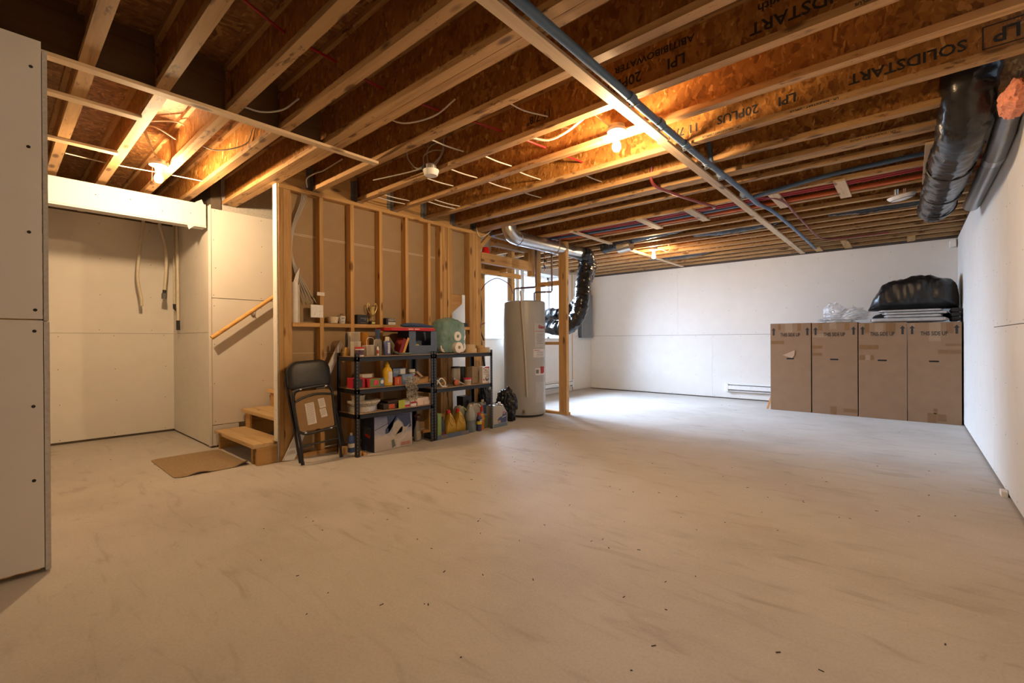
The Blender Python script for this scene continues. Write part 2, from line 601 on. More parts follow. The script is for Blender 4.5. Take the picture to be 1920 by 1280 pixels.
JOISTS = {}
for y in (-.335, 0.0, .335, .654, 1.007, 1.33):
    JOISTS[y] = joist(y, -3.245, XR + .06)
for y in (1.64, 1.707):
    JOISTS[y] = joist(y, XL + .01, XR + .06)
for y in (2.07, 2.535, 2.97, 3.43, 3.885, 4.235, 4.302, 4.57, 5.13):
    JOISTS[y] = joist(y, -4.355, XR + .06)
for y in (5.64, 6.03, 6.39, 6.76, 7.10, 7.46, 7.82, 8.18, 8.52, 8.88):
    JOISTS[y] = joist(y, XL - .1, XR + .06)
for y in (-.33, 0.0, .345, .665, 1.0, 1.315):
    JOISTS[('l', y)] = joist(y, XL - 1.5 if y < 1.45 else XL, -3.31)
part('header_beam', LVL, ce, -3.305, -3.25, YF, 1.60, ZJ, ZD)
part('rim_beam', WY, ce, -4.42, -4.36, 1.75, 5.56, ZJ, ZD)
# web stiffeners and squash blocks seen at the hung ends
for y in (.654, 1.007, 1.33):
    part('web_stiffener', OSBW, ce, -3.245, -3.215, y - .03, y - .005, ZJ + .04, ZD - .04)
# joist hangers on the rim over the stud wall
for y in (2.07, 2.535, 2.97, 3.43, 3.885, 4.235, 4.57, 5.13):
    h = MB()
    h.box(-4.36, -4.30, y - .036, y - .033, ZJ - .003, ZJ + .22)
    h.box(-4.36, -4.30, y + .033, y + .036, ZJ - .003, ZJ + .22)
    h.box(-4.36, -4.30, y - .036, y + .036, ZJ - .004, ZJ)
    h.box(-4.358, -4.353, y - .075, y - .036, ZJ + .02, ZJ + .22)
    h.build('joist_hanger', GALVD, ce)
# strapping nailed under the joists
def strap(x, y0, y1, z=ZJ, w=.064, mat=STRAP):
    return part('strapping', mat, ce, x - w / 2, x + w / 2, y0, y1, z - .019, z, bevel=.0012)
strap(-3.245, -.4, 2.06, w=.062)
strap(-3.71, -.3, .64)
strap(-4.53, -.3, .64)
strap(-1.335, .9, 3.2, w=.07)
strap(-1.345, 3.202, 5.60, w=.07)
strap(-1.345, 5.602, 8.95, w=.07)
strap(-3.36, 5.05, 8.95)
# short boards bridging the bay that carries the tubes
for x, y0, y1 in ((-2.42, 5.06, 5.68), (-1.84, 5.06, 5.68), (-1.015, 5.07, 5.69), (-.48, 5.07, 5.70), (.135, 4.55, 5.70)):
    part('bridging_board', STRAP, ce, x - .045, x + .045, y0, y1, ZJ - .02, ZJ, bevel=.001)
for x, y0, y1 in ((-1.10, 8.52, 8.9), (-.72, 8.18, 8.9), (.02, 8.52, 8.9)):
    part('bridging_board', WY, ce, x - .045, x + .045, y0, y1, ZJ - .02, ZJ - .001)
part('blocking', WZ, ce, -.60, -.47, 5.112, 5.124, ZJ + .038, ZD - .038)

# printing on the webs, upside down as delivered
def web_print(y, x, s, size, z, sx=1.0):
    w = JOISTS[y]
    o = text('printed_lettering', s, size, face((x, y - .0062, z), (-1, 0, 0), (0, 0, -1)), INK, w, sx=sx)
    return o
web_print(2.535, -.35, 'SOLIDSTART', .085, ZJ + .115, 1.05)
web_print(2.535, -.98, 'LPI', .085, ZJ + .115)
web_print(2.535, -1.32, '20PLUS', .085, ZJ + .115)
web_print(2.535, -1.95, '11 7/8"', .075, ZJ + .115)
web_print(2.535, -.35, 'partnership with', .060, ZJ + .205, 1.1)
web_print(2.535, -1.12, 'ABITIBIBOWATER', .055, ZJ + .205, 1.1)
web_print(3.43, -.02, 'SOLIDSTART', .085, ZJ + .12, 1.05)
web_print(3.43, -.60, 'LPI', .085, ZJ + .12)
web_print(3.43, -.90, '20PLUS', .085, ZJ + .12)
web_print(3.43, -1.28, '11 7/8"', .085, ZJ + .12)
web_print(3.43, .38, 'LP', .10, ZJ + .12)
fr = MB()
for a, b, c, d in ((.29, .48, .175, .18), (.29, .48, .06, .065), (.29, .295, .06, .18), (.475, .48, .06, .18)):
    fr.box(a, b, 3.43 - .0064, 3.43 - .0056, ZJ + c, ZJ + d)
fr.build('printed_frame', INK, JOISTS[3.43])
for y, x in ((3.43, -.45), (2.535, -.05), (4.235, -.2), (3.43, -1.0)):
    text('printed_lettering', 'LPI - SOLIDSTART - 20PLUS', .018, face((x, y - .0326, ZJ + .019), (-1, 0, 0), (0, 0, -1)), INK, JOISTS[y], sx=1.2)

# ------------------------------------------------------------------ drywall walls
def panels(root, axis, pos, out, rows, thick=.012, gap=.0035, screws=None, mat=DRY, skip=None):
    """drywall sheets on a wall.  axis 0: plane x = pos, cells (y0,y1,z0,z1);  axis 1: plane y = pos, cells (x0,x1,z0,z1); out = +1/-1 room side"""
    sc = MB()
    for a0, a1, z0, z1 in rows:
        lo, hi = (pos - thick, pos) if out > 0 else (pos, pos + thick)
        if axis == 0:
            part('drywall_sheet', mat, root, lo, hi, a0 + gap / 2, a1 - gap / 2, z0 + gap / 2, z1 - gap / 2)
        else:
            part('drywall_sheet', mat, root, a0 + gap / 2, a1 - gap / 2, lo, hi, z0 + gap / 2, z1 - gap / 2)
        a = a0 + .03
        while a < a1 - .01:
            z = z0 + .03
            while z < z1:
                ja, jz = random.uniform(-.012, .012), random.uniform(-.012, .012)
                r = .0036
                e0, e1 = (pos, pos + .0006) if out > 0 else (pos - .0006, pos)
                if axis == 0:
                    sc.box(e0, e1, a + ja - r, a + ja + r, z + jz - r, z + jz + r)
                else:
                    sc.box(a + ja - r, a + ja + r, e0, e1, z + jz - r, z + jz + r)
                z += min(.40, max(.12, (z1 - z0 - .06) / 3.001))
            a += .46
    if screws is not False:
        stuff(sc.build('screw_heads', pm('screw_head', (.10, .085, .07), .6, .5), root))

W = MB().box(XL - .12, XR + .12, YB + .012, YB + .11, 0, 2.62).build('wall_back', GAPSHADE)
struct(W, 'white drywall wall at the far end behind the stacked cardboard boxes', 'wall')
panels(W, 1, YB, -1, [(XL, -2.81, .02, 1.185), (-2.81, -.37, .02, 1.185), (-.37, XR, .02, 1.185),
                      (XL, -3.47, 1.188, 2.515), (-3.47, XR, 1.188, 2.515)], gap=.0018)
W = MB().box(XR + .012, XR + .11, YF, YB + .1, 0, 2.62).build('wall_right', GAPSHADE)
struct(W, 'long white drywall wall beside the boxes with a hairline seam', 'wall')
panels(W, 0, XR, -1, [(YF, .44, .02, 1.185), (.44, 2.88, .02, 1.185), (2.88, 5.32, .02, 1.185), (5.32, YB, .02, 2.515),
                      (YF, 2.21, 1.188, 2.515), (2.21, 4.65, 1.188, 2.515), (4.65, 5.32, 1.188, 2.515)], gap=.0025)
W = MB().box(-7.1, XR + .1, YF - .1, YF - .012, 0, 2.86).build('wall_front', DRYEDGE)
struct(W, 'white drywall wall behind the viewer', 'wall')
panels(W, 1, YF, 1, [(XA, -3.1, .02, 1.185), (-3.1, XR, .02, 1.185), (XA, -3.1, 1.188, 2.53), (-3.1, XR, 1.188, 2.53)], screws=False)

# partition stub close to the viewer
W = MB().box(-3.228, -3.125, YF, .150, .02, 2.53).build('wall_entry', WZ)
struct(W, 'shaded drywall partition end close by, ragged board edge', 'wall')
panels(W, 0, -3.112, 1, [(YF, -1.0, .028, 1.208), (-1.0, .165, .028, 1.208), (YF, -.2, 1.211, 2.534), (-.2, .165, 1.211, 2.534)], screws=False)
part('end_board', DRYEDGE, W, -3.236, -3.121, .1665, .186, .012, 1.20)
part('end_board', DRYEDGE, W, -3.236, -3.121, .1665, .184, 1.206, 2.50)
part('drywall_sheet', DRY, W, -3.240, -3.228, YF, .186, .02, 2.53)
sc = MB()
for y, z in ((.13, 2.40), (.12, 2.02), (.138, 1.255), (.135, 1.155), (.13, .80), (.13, .45), (-.02, .10), (.12, 1.62)):
    sc.lathe([(.0075, 0), (.0075, .0006)], (0, 0, 0), 10, Matrix.Translation((-3.1118, y, z)) @ Matrix.Rotation(PI / 2, 4, 'Y'))
stuff(sc.build('screw_heads', INK, W))
ed = MB()
for k in range(26):
    z0 = 1.2 + k * .03
    ed.box(-3.1125, -3.1115, .1640 + random.uniform(-.0014, .0010), .1668, z0, z0 + .0305)
stuff(ed.build('torn_paper_edge', pm('torn_edge', (.12, .10, .085), .9), W))

# alcove left of the stairs
W = MB().box(XA - .1, XA - .012, YF, 1.6, 0, 2.86).build('wall_alcove', GAPSHADE)
struct(W, 'tan lit drywall wall at the back of the alcove', 'wall')
panels(W, 0, XA, 1, [(YF, -.93, .025, 1.203), (-.93, 1.503, .025, 1.203), (YF, -.6, 1.204, 2.53), (-.6, 1.503, 1.204, 2.53)], gap=.002)
W = MB().box(XA - .01, -5.455, 1.505, 1.60, 0, 2.86).build('wall_alcove_side', GAPSHADE)
struct(W, 'narrow drywall side wall of the alcove next to the stair rail', 'wall')
panels(W, 1, 1.492, -1, [(XA, -5.44, .018, 1.20), (XA, -5.44, 1.201, 2.52)], gap=.002)
W = MB().box(-5.56, -5.464, YF, 1.462, 2.29, 2.50).build('trim_1', WY)
struct(W, 'drywall covered beam across the top of the alcove opening', 'beam')
part('drywall_sheet', DRY, W, -5.464, -5.452, YF, 1.462, 2.292, 2.512)
part('drywall_strip', DRY, W, -5.57, -5.445, YF, 1.462, 2.274, 2.288)
sc = MB()
for y in (.62, .86, 1.1, 1.33):
    zc = 2.40 + random.uniform(-.03, .03)
    sc.box(-5.4522, -5.4512, y - .004, y + .004, zc - .004, zc + .004)
stuff(sc.build('screw_heads', INK, W))
MB().prism([(1.30, 2.274), (1.36, 2.274), (1.312, 2.232)], 0, -5.449, -5.447).build('torn_paper', DRY, W)
MB().prism([(1.36, 2.51), (1.45, 2.51), (1.43, 2.56), (1.39, 2.535)], 0, -5.47, -5.468).build('torn_paper', DRY, W)

# wall past the stairs and the utility corner, with the daylight window
WY0, WY1, WZ0, WZ1 = 5.45, 7.78, 1.12, 2.42
W = MB()
W.box(XL - .34, XL - .012, 1.60, WY0, 0, 2.86)
W.box(XL - .34, XL - .012, WY1, YB + .1, 0, 2.86)
W.box(XL - .34, XL - .012, WY0, WY1, 0, WZ0)
W.box(XL - .34, XL - .012, WY0, WY1, WZ1, 2.86)
W = W.build('wall_left', DRYEDGE)
struct(W, 'drywall wall running along the stairs to the utility corner', 'wall')
panels(W, 0, XL + .012, 1, [(1.505, 4.0, .235, 1.555), (1.505, 4.0, 1.558, 2.485), (1.505, 1.755, .02, .232)])
panels(W, 0, XL, 1, [(4.0, WY0, .02, 1.19), (4.0, WY0, 1.193, 2.5), (WY0, 8.21, .02, WZ0), (WY1, 8.21, WZ0, 2.5)])
panels(W, 0, XL, 1, [(8.235, YB, .03, 1.19), (8.235, YB, 2.32, 2.515)], screws=False)
part('drywall_sheet', DRY, W, XL - .012, XL, 8.235, 8.44, 1.19, 2.32)
part('corner_bead', DRY, W, XL + .001, XL + .02, 1.478, 1.504, .02, 2.50, bevel=.002)
part('corner_bead', DRY, W, XL + .0125, XL + .018, 1.53, 1.545, .02, .20)
part('stud', WZ, W, XL - .011, XL + .002, 8.205, 8.23, .02, 2.5)
part('stud', WZ, W, XL - .01, XL + .025, 8.60, 8.64, 1.95, 2.31)
part('strand_board', OSBD, W, XL - .011, XL - .002, 8.64, 8.97, 1.95, 2.31)
# reveal boards
wd = MB().box(XL - .335, XL - .30, WY0 + .001, WY1 - .001, WZ0 + .001, WZ0 + .05)
wd.box(XL - .335, XL - .30, WY0 + .001, WY1 - .001, WZ1 - .05, WZ1 - .001)
wd.box(XL - .335, XL - .30, WY0 + .001, WY0 + .05, WZ0, WZ1)
wd.box(XL - .335, XL - .30, WY1 - .05, WY1 - .001, WZ0, WZ1)
wd.box(XL - .335, XL - .30, (WY0 + WY1) / 2 - .025, (WY0 + WY1) / 2 + .025, WZ0, WZ1)
wd = wd.build('window_1', WHITEP)
struct(wd, 'bright overexposed basement window behind the pipes and water heater', 'window')
for a, b in ((WY0 + .05, (WY0 + WY1) / 2 - .025), ((WY0 + WY1) / 2 + .025, WY1 - .05)):
    part('pane', clear('window_glass', (.95, .97, 1), .03, .02), wd, XL - .32, XL - .316, a, b, WZ0 + .05, WZ1 - .05)
part('window_sill', WHITEP, wd, XL - .30, XL + .02, WY0 + .002, WY1 - .002, WZ0 + .001, WZ0 + .018)

# ------------------------------------------------------------------ stud wall
SW = MB().box(-4.427, -4.4195, 1.75, 3.83, .05, 2.545).build('wall_stud', DRYBACK)
struct(SW, 'open stud wall with brown backed drywall behind it', 'wall')
XB = -4.419
part('drywall_back', DRYBACK, SW, -4.434, -4.4275, 3.60, 4.34, 1.70, 2.545)
part('end_drywall', DRY, SW, -4.425, -4.345, 1.716, 1.728, .005, 2.545)
part('end_drywall_edge', DRYEDGE, SW, -4.345, -4.3385, 1.716, 1.7285, .005, 2.543)
sc = MB()
for k in range(9):
    sc.box(-4.375, -4.369, 1.7153, 1.716, .2 + k * .27, .206 + k * .27)
stuff(sc.build('screw_heads', INK, SW))
def stud(y0, y1, z0=.04, z1=2.507, x0=XB, x1=XS):
    return part('stud', WZ, SW, x0, x1, y0, y1, z0, z1, bevel=.002)
stud(1.730, 1.768); stud(1.770, 1.846, x1=XS - .001)
STUDS = ((2.112, 2.152), (2.438, 2.478), (2.778, 2.816), (3.118, 3.156), (3.440, 3.478))
for a, b in STUDS:
    stud(a, b)
for k in range(5):
    stud(3.625 + k * .0395, 3.6635 + k * .0395, x1=XS + random.uniform(-.004, .004))
for k in range(4):
    stud(4.125 + k * .0525, 4.175 + k * .0525, x1=XS + random.uniform(-.003, .003))
stud(4.118, 4.124, x0=XB, x1=XS - .001)
part('top_plate', WY, SW, XB, XS + .002, 1.73, 4.44, 2.508, 2.545, bevel=.002)
part('bottom_plate', WY, SW, XB, XS, 1.73, 4.335, 0, .038, bevel=.002)
# ledge blocking between studs
prev = 1.848
for a, b in STUDS + ((3.623, 3.66),):
    part('blocking', WY, SW, XB + .012, XS + .001, prev + .001, a - .001, 1.240, 1.278, bevel=.002)
    prev = b
part('blocking', WY, SW, XB + .012, XS + .001, 3.825, 4.116, 1.240, 1.278, bevel=.002)
# white joint tape line printed across the brown paper
for z, zz in ((2.115, 2.165), (2.128, 2.178)):
    m = MB()
    m.box(-4.4195, -4.4188, 1.85, 3.62, z, z + .006)
    m.build('paper_line', pm('pale_line', (.62, .52, .40), .8), SW)
m = MB().box(-4.4195, -4.4188, 1.85, 2.43, .985, .990).build('paper_line', MATS['pale_line'], SW)

# ------------------------------------------------------------------ utility corner framing
UC = MB().box(-4.42, -4.335, 4.345, 5.42, 2.155, 2.290).build('trim_2', WY)
struct(UC, 'rough timber framing of beams and posts around the water heater', 'framing')
part('timber_plate', WY, UC, -4.42, -4.335, 4.60, 5.34, 2.42, 2.47)
part('diagonal_brace', WY, UC, -4.46, -4.40, -.02, .07, -.24, .24, M=None)
bpy.data.objects.remove(bpy.data.objects['diagonal_brace'])
MB().prism([(4.345, 2.31), (4.345, 2.39), (4.50, 2.54), (4.58, 2.54)], 0, -4.40, -4.36).build('diagonal_brace', WY, UC)
part('post', WZ, UC, -4.42, -4.335, 5.345, 5.385, 2.29, 2.545)
part('post', WZ, UC, -4.42, -4.335, 5.425, 5.555, 2.08, 2.545)
part('landing_joist', WX, UC, -5.44, -4.43, 4.40, 4.44, 2.10, 2.26)
part('landing_joist', WX, UC, -5.44, -4.43, 4.95, 4.99, 2.10, 2.26)
part('landing_deck', OSBD, UC, -5.44, -4.43, 4.30, 5.44, 2.262, 2.285)
part('landing_trim', WY, UC, -4.60, -4.56, 4.45, 5.44, 2.05, 2.12)
part('post', WZ, UC, -4.86, -4.78, 4.78, 4.86, 0, 2.26)
part('rail', WY, UC, -4.84, -4.80, 4.35, 4.78, 1.00, 1.04)
part('post', WZ, UC, -4.95, -4.86, 5.56, 5.64, 0, 2.545)
part('drywall_sheet', DRY, UC, -5.40, -5.39, 4.30, 6.6, 2.44, 2.84)
# end wall of the utility corner: posts, plates
part('corner_post', WZ, UC, -3.915, -3.845, 5.535, 5.572, .038, 2.40)
part('corner_post', WZ, UC, -3.845, -3.782, 5.535, 5.60, .038, 2.40)
part('thin_post', WZ, UC, -4.36, -4.322, 5.545, 5.635, .038, 2.545)
part('bottom_plate', WX, UC, -4.42, -3.778, 5.540, 5.628, 0, .038)
part('cross_block', WX, UC, -4.322, -3.846, 5.575, 5.60, 1.03, 1.075)
part('cross_block', WX, UC, -4.322, -3.846, 5.575, 5.60, 1.92, 1.99)
part('post_top_plate', WX, UC, -3.92, -3.778, 5.535, 5.6, 2.40, ZJ)

# ------------------------------------------------------------------ stairs
ST = thing('staircase', 'plain wooden staircase with open treads rising behind the white post', 'stairs', (-4.90, 1.51, 0))
RISE, RUN = .1915, .2545
x0, x1 = -.515, .51          # local: from the far wall to the stud wall
for n in range(1, 11):
    y = (n - 1) * RUN
    z = n * RISE
    a, b = (x0 + (.02 if n == 1 else 0), x1 - .048)
    if n == 1:
        MB().prism([(a, 0), (.555, 0), (.555, .203), (b, .203), (b, .285), (a, .285)], 2, z - .038, z).build('tread', TREAD, ST, bevel=.003)
    else:
        part('tread', TREAD, ST, a, b, y, y + .285, z - .038, z, bevel=.003)
for xa, xb in ((x0 + .04, x0 + .08), (x1 - .088, x1 - .049)):
    poly = [(.03, 0)]
    for n in range(1, 11):
        y = (n - 1) * RUN
        poly += [(y + .03, n * RISE - .039), (y + RUN + .03, n * RISE - .039)]
    poly += [(10 * RUN + .03, 10 * RISE - .33), (.40, 0)]
    MB().prism(poly, 0, xa, xb).build('stringer', WY, ST)
for n in range(2, 4):
    y = (n - 1) * RUN
    part('riser_block', WX, ST, x0 + .08, x0 + .16, y + .03, y + .05, (n - 1) * RISE, n * RISE - .04)
part('step_end', WY, ST, x1 + .006, x1 + .044, .03, .202, 0, RISE - .0385)

HR = thing('handrail', 'varnished wooden handrail on metal bracket along the stair wall', 'handrail', (-5.36, 1.48, 1.14))
P0, P1 = Vector((0, 0, 0)), Vector((0, 3.1, 2.36))
MB().tube([P0, P1], .021, 14).build('rail', OAK, HR, smooth=True)
for t in (.135, .55):
    c = P0.lerp(P1, t)
    MB().tube([c + Vector((0, 0, -.018)), c + Vector((-.01, 0, -.05)), c + Vector((-.05, 0, -.065)), c + Vector((-.085, 0, -.065))], .006, 8).build('bracket', GALV, HR)
    MB().tube([c + Vector((-.080, 0, -.065)), c + Vector((-.0855, 0, -.065))], .022, 12).build('bracket_plate', GALV, HR)

# door mat, one corner curled against the step
mt = MB()
nx, ny = 34, 24
vs, fs = [], []
for i in range(nx + 1):
    for j in range(ny + 1):
        u, v = i / nx, j / ny
        # rounded corners on the left edge
        x = -5.32 + u * .875
        cx = .06
        yy0, yy1 = 0.965, 1.52
        e = min(u, 1) * .875
        ins = cx - math.sqrt(max(0, cx * cx - (cx - e) ** 2)) if e < cx else 0
        e2 = (1 - u) * .875
        ins2 = cx - math.sqrt(max(0, cx * cx - (cx - e2) ** 2)) if e2 < cx else 0
        y = yy0 + max(ins, ins2) + v * (yy1 - yy0 - 2 * max(ins, ins2) * .9)
        z = .0065
        z += .020 * math.exp(-((u - 1.0) / .08) ** 2) * math.exp(-((v - .25) / .16) ** 2)
        z += .035 * math.exp(-((u - 1.0) / .09) ** 2) * math.exp(-((v - 1.0) / .12) ** 2)
        vs.append((x + .875 * 0, y, z))
for s in (0, 1):
    o = s * (nx + 1) * (ny + 1)
for i in range(nx):
    for j in range(ny):
        a = i * (ny + 1) + j
        fs.append((a, a + ny + 1, a + ny + 2, a + 1))
top = [(x, y, z) for x, y, z in vs]
bot = [(x, y, z - .006) for x, y, z in vs]
nv = len(vs)
fs2 = [tuple(reversed([q + nv for q in f])) for f in fs]
rim = [i * (ny + 1) for i in range(nx + 1)] + [nx * (ny + 1) + j for j in range(1, ny + 1)] + [i * (ny + 1) + ny for i in range(nx - 1, -1, -1)] + [j for j in range(ny - 1, 0, -1)]
side = []
for k in range(len(rim)):
    a, b = rim[k], rim[(k + 1) % len(rim)]
    side.append((a, b, b + nv, a + nv))
MM = MB().add(top + bot, fs + fs2 + side).build('door_mat', pm('brown_mat_pile', (.33, .235, .135), .95, var=.2, scale=70, bmp=.4), smooth=True)
tag(MM, 'flat tan rubber backed door mat at the foot of the stairs', 'mat')

# ------------------------------------------------------------------ folding chair leaning on the studs
CH = thing('folding_chair', 'black padded steel folding chair, folded and leaning, brown seat underside showing', 'chair', (-4.06, 1.97, 0))
def lean(y, z, d=0.0):
    return Vector((-.005 - z * .20 + d, y, z))
def pad_outline(w, h, r, n=8):
    out = []
    for cx, cz, a0 in ((w - r, h - r, 0), (-w + r, h - r, 90), (-w + r * .55, -h + r * .55, 180), (w - r * .55, -h + r * .55, 270)):
        rr = r if a0 < 180 else r * .55
        for k in range(n + 1):
            a = math.radians(a0 + 90 * k / n)
            out.append((cx + rr * math.cos(a), cz + rr * math.sin(a)))
    return out
rings = []
for d, sc_ in ((-.022, .90), (-.016, .98), (.0, 1.0), (.016, .98), (.024, .90), (.027, .75), (.0285, .55), (.029, .35), (.029, .15), (.029, .02)):
    ring = []
    for (a, b) in pad_outline(.203 * sc_, .128 * sc_, .10 * sc_):
        y = a - .025 + .0
        z = .795 + b + (a * .05)
        ring.append(lean(y, z, d + .02 - .22 * a * a))
    rings.append(ring)
MB().loft(rings).build('backrest', VINYL, CH, smooth=True)
def tubes(name, pts, r, mat=BLACKM, smooth=7):
    return MB().tube(bez(pts, smooth), r, 10).build(name, mat, CH, smooth=True)
# outer frame: from the pad to the rear feet
tubes('frame_tube', [lean(-.222, .82, -.015), lean(-.222, .70, -.015), lean(-.185, .33, -.03), lean(-.135, .0, -.09)], .0125)
tubes('frame_tube', [lean(.170, .82, -.015), lean(.178, .70, -.015), lean(.235, .33, -.03), lean(.315, .05, -.13), lean(.325, .0, -.14)], .0125)
# seat frame and front legs
tubes('leg', [lean(-.195, .60, .03), lean(-.19, .40, .035), lean(-.165, .16, .03), lean(-.152, .012, .0)], .0125)
tubes('leg', [lean(.165, .61, .03), lean(.175, .40, .035), lean(.195, .16, .03), lean(.212, .012, .0)], .0125)
tubes('seat_frame', [lean(-.185, .30, .045), lean(-.197, .45, .045), lean(-.205, .60, .045), lean(-.18, .655, .045), lean(-.10, .672, .045), lean(.05, .685, .045), lean(.13, .68, .045), lean(.162, .63, .045), lean(.165, .45, .045), lean(.17, .30, .045)], .013, smooth=6)
tubes('seat_frame', [lean(-.185, .30, .045), lean(-.11, .272, .045), lean(.06, .285, .045), lean(.17, .30, .045)], .013)
tubes('curved_brace', [lean(-.185, .565, .06), lean(-.09, .60, .06), lean(.02, .617, .06), lean(.155, .605, .06)], .009)
tubes('cross_bar', [lean(-.155, .165, .03), lean(.19, .185, .03)], .009)
sp = []
for a, b in pad_outline(.172, .175, .05):
    sp.append((a - .015 + .0, b + .475 + a * .02))
m = MB()
n = len(sp)
m.loft([[lean(a, b, .036) for a, b in sp], [lean(a, b, .046) for a, b in sp]])
m.build('seat_underside', pm('brown_fibreboard', (.30, .18, .075), .75, var=.06), CH)
for (a0, a1, b0, b1) in ((-.105, -.022, .345, .535), (.018, .078, .48, .565), (.025, .085, .395, .472)):
    m = MB().loft([[lean(a0, b1, .0462), lean(a1, b1 + .008, .0462), lean(a1 + .012, b0 + .008, .0462), lean(a0 + .012, b0, .0462)],
                   [lean(a0, b1, .0472), lean(a1, b1 + .008, .0472), lean(a1 + .012, b0 + .008, .0472), lean(a0 + .012, b0, .0472)]])
    lb = m.build('paper_label', PAPER, CH)
    ln = MB()
    z = b1 - .012
    while z > b0 + .012:
        q = [lean(a0 + .012, z, .0474), lean(a1 - .004, z + .007, .0474), lean(a1 - .004, z + .010, .0474), lean(a0 + .012, z + .003, .0474)]
        ln.loft([q, [p + Vector((.0004, 0, 0)) for p in q]])
        z -= .011
    stuff(ln.build('small_print', pm('grey_ink', (.25, .23, .21), .8), lb))
for a, b in ((-.135, .668), (.105, .682), (-.125, .283), (.115, .293)):
    c = lean(a, b, .058)
    MB().box(-.004, .004, -.009, .009, -.005, .005, M=Matrix.Translation(c)).build('glide_clip', WHITEP, CH)
for a in (-.152, .212):
    MB().tube([lean(a, .03, .0), lean(a, .0, .0)], .016, 10).build('foot_cap', BLACKP, CH)

# white offcut board leaning behind the chair
BD = MB().prism([(1.742, .012), (1.845, .0), (2.335, 1.06), (2.318, 1.115), (2.262, 1.03)], 0, 0, .012)
BD = BD.build('leaning_board', DRY)
BD.location = (-4.315, 0, 0)
tag(BD, 'long white drywall offcut leaning slantwise behind the black folding chair', 'board')

# ------------------------------------------------------------------ steel shelving
def shelf_unit(name, label, y0, y1, levels):
    t = thing(name, label, 'shelving', (-4.11, (y0 + y1) / 2, 0), group='black steel shelving units')
    hw = (y1 - y0) / 2
    hd = .18
    for sx in (-1, 1):
        for sy in (-1, 1):
            m = MB()
            X, Y = sx * hd, sy * hw
            m.box(X - .002 if sx > 0 else X, X if sx > 0 else X + .002, min(Y, Y - sy * .038), max(Y, Y - sy * .038), 0, .985)
            m.box(min(X, X - sx * .032), max(X, X - sx * .032), Y - .002 if sy > 0 else Y, Y if sy > 0 else Y + .002, 0, .985)
            p = m.build('post', BLACKM, t)
            sl = MB()
            for k in range(30):
                z = .03 + k * .032
                if sx > 0:
                    for yy in ((Y - sy * .012),):
                        sl.box(X + .0002, X + .0006, yy - .0022, yy + .0022, z, z + .014)
            if sl.v:
                stuff(sl.build('slots', pm('slot_light', (.30, .26, .21), .6), p))
    for z in levels:
        m = MB()
        for sx in (-1, 1):
            m.box(sx * hd - .003 if sx > 0 else -hd - .0, sx * hd + .0 if sx > 0 else -hd + .003, -hw + .004, hw - .004, z - .048, z - .006)
            m.box(min(sx * hd, sx * hd - sx * .02), max(sx * hd, sx * hd - sx * .02), -hw + .004, hw - .004, z - .018, z - .014)
        for sy in (-1, 1):
            m.box(-hd, hd, sy * hw - (.003 if sy > 0 else 0), sy * hw + (0 if sy > 0 else .003), z - .048, z - .006)
        m.build('shelf_frame', BLACKM, t)
        part('shelf_board', pm('shelf_particle_board', (.36, .25, .15), .8, var=.15, scale=60), t, -hd + .005, hd - .005, -hw + .006, hw - .006, z - .012, z, bevel=.001)
    return t
shelf_unit('shelving_unit', 'black slotted steel shelf unit with three shelves beside the folding chair', 2.262, 3.188, (.955, .645, .408))
shelf_unit('shelving_unit', 'black slotted steel shelf unit with two shelves beside the water heater', 3.196, 4.125, (.955, .572))

# ------------------------------------------------------------------ small goods: builders (local x points at the viewer, base z = 0)
def carton(name, label, cat, loc, dx, dy, dz, mat, rz=0.0, group=None, lid=True):
    t = thing(name, label, cat, loc, rz, group)
    part('body', mat, t, -dx / 2, dx / 2, -dy / 2, dy / 2, 0, dz, bevel=.0025)
    if lid:
        m = MB()
        m.box(-.0008, .0008, -dy / 2 + .003, dy / 2 - .003, dz - .0002, dz + .0006)
        m.build('flap_seam', TAPE, t)
    return t

def printed(t, mat, y0, y1, z0, z1, x, name='printed_panel', thick=.0007):
    return part(name, mat, t, x, x + thick, y0, y1, z0, z1)

def fx(loc):
    return face(loc, (0, 1, 0), (0, 0, 1))

def scrawl(name, parent, mat, x, y0, y1, z0, z1, n, w):
    """too small to read in the photograph: letter-sized strokes"""
    m = MB()
    for k in range(n):
        a = y0 + (y1 - y0) * k / n
        b = y0 + (y1 - y0) * (k + .72) / n
        m.box(x, x + .0006, a, a + w * .6, z0, z1)
        m.box(x, x + .0006, a, b, z1 - w * .7, z1) if k % 2 else m.box(x, x + .0006, a, b, z0, z0 + w * .7)
        m.box(x, x + .0006, b - w * .6, b, z0 + (z1 - z0) * (.0 if k % 3 else .5), z1 - (z1 - z0) * (.45 if k % 2 else 0))
    return m.build(name, mat, parent)

C = lambda n, c, r=.5, **k: pm(n, c, r, **k)
RED = C('red_gloss', (.50, .02, .02), .35)
NAVY = C('navy_print', (.02, .035, .09), .5)
BLUEBOX = C('slate_blue_card', (.095, .135, .215), .75)
YEL = C('mustard_yellow', (.66, .40, .015), .35)
WHT = C('white_print', (.72, .70, .66), .6)
ORG = C('orange_print', (.50, .09, .03), .6)
GRN = C('green_print', (.12, .22, .05), .6)
PINK = C('pink_print', (.55, .03, .10), .45)
TEAL = clear('turquoise_film', (.27, .47, .44), .48, .2)
BROWNG = C('brown_glaze', (.36, .22, .10), .35)
GREYJ = C('grey_translucent_jug', (.30, .31, .29), .35)
GOLD = C('gold_plastic', (.50, .30, .04), .3, metal=.25)
BRASS = C('gold_plate', (.80, .62, .26), .28, metal=.65)
GLASS = clear('clear_glass', (.85, .80, .70), .16, .04)
AMBER = clear('amber_glass', (.75, .36, .05), .45, .1)
BLUEL = C('light_blue_print', (.16, .25, .42), .6)
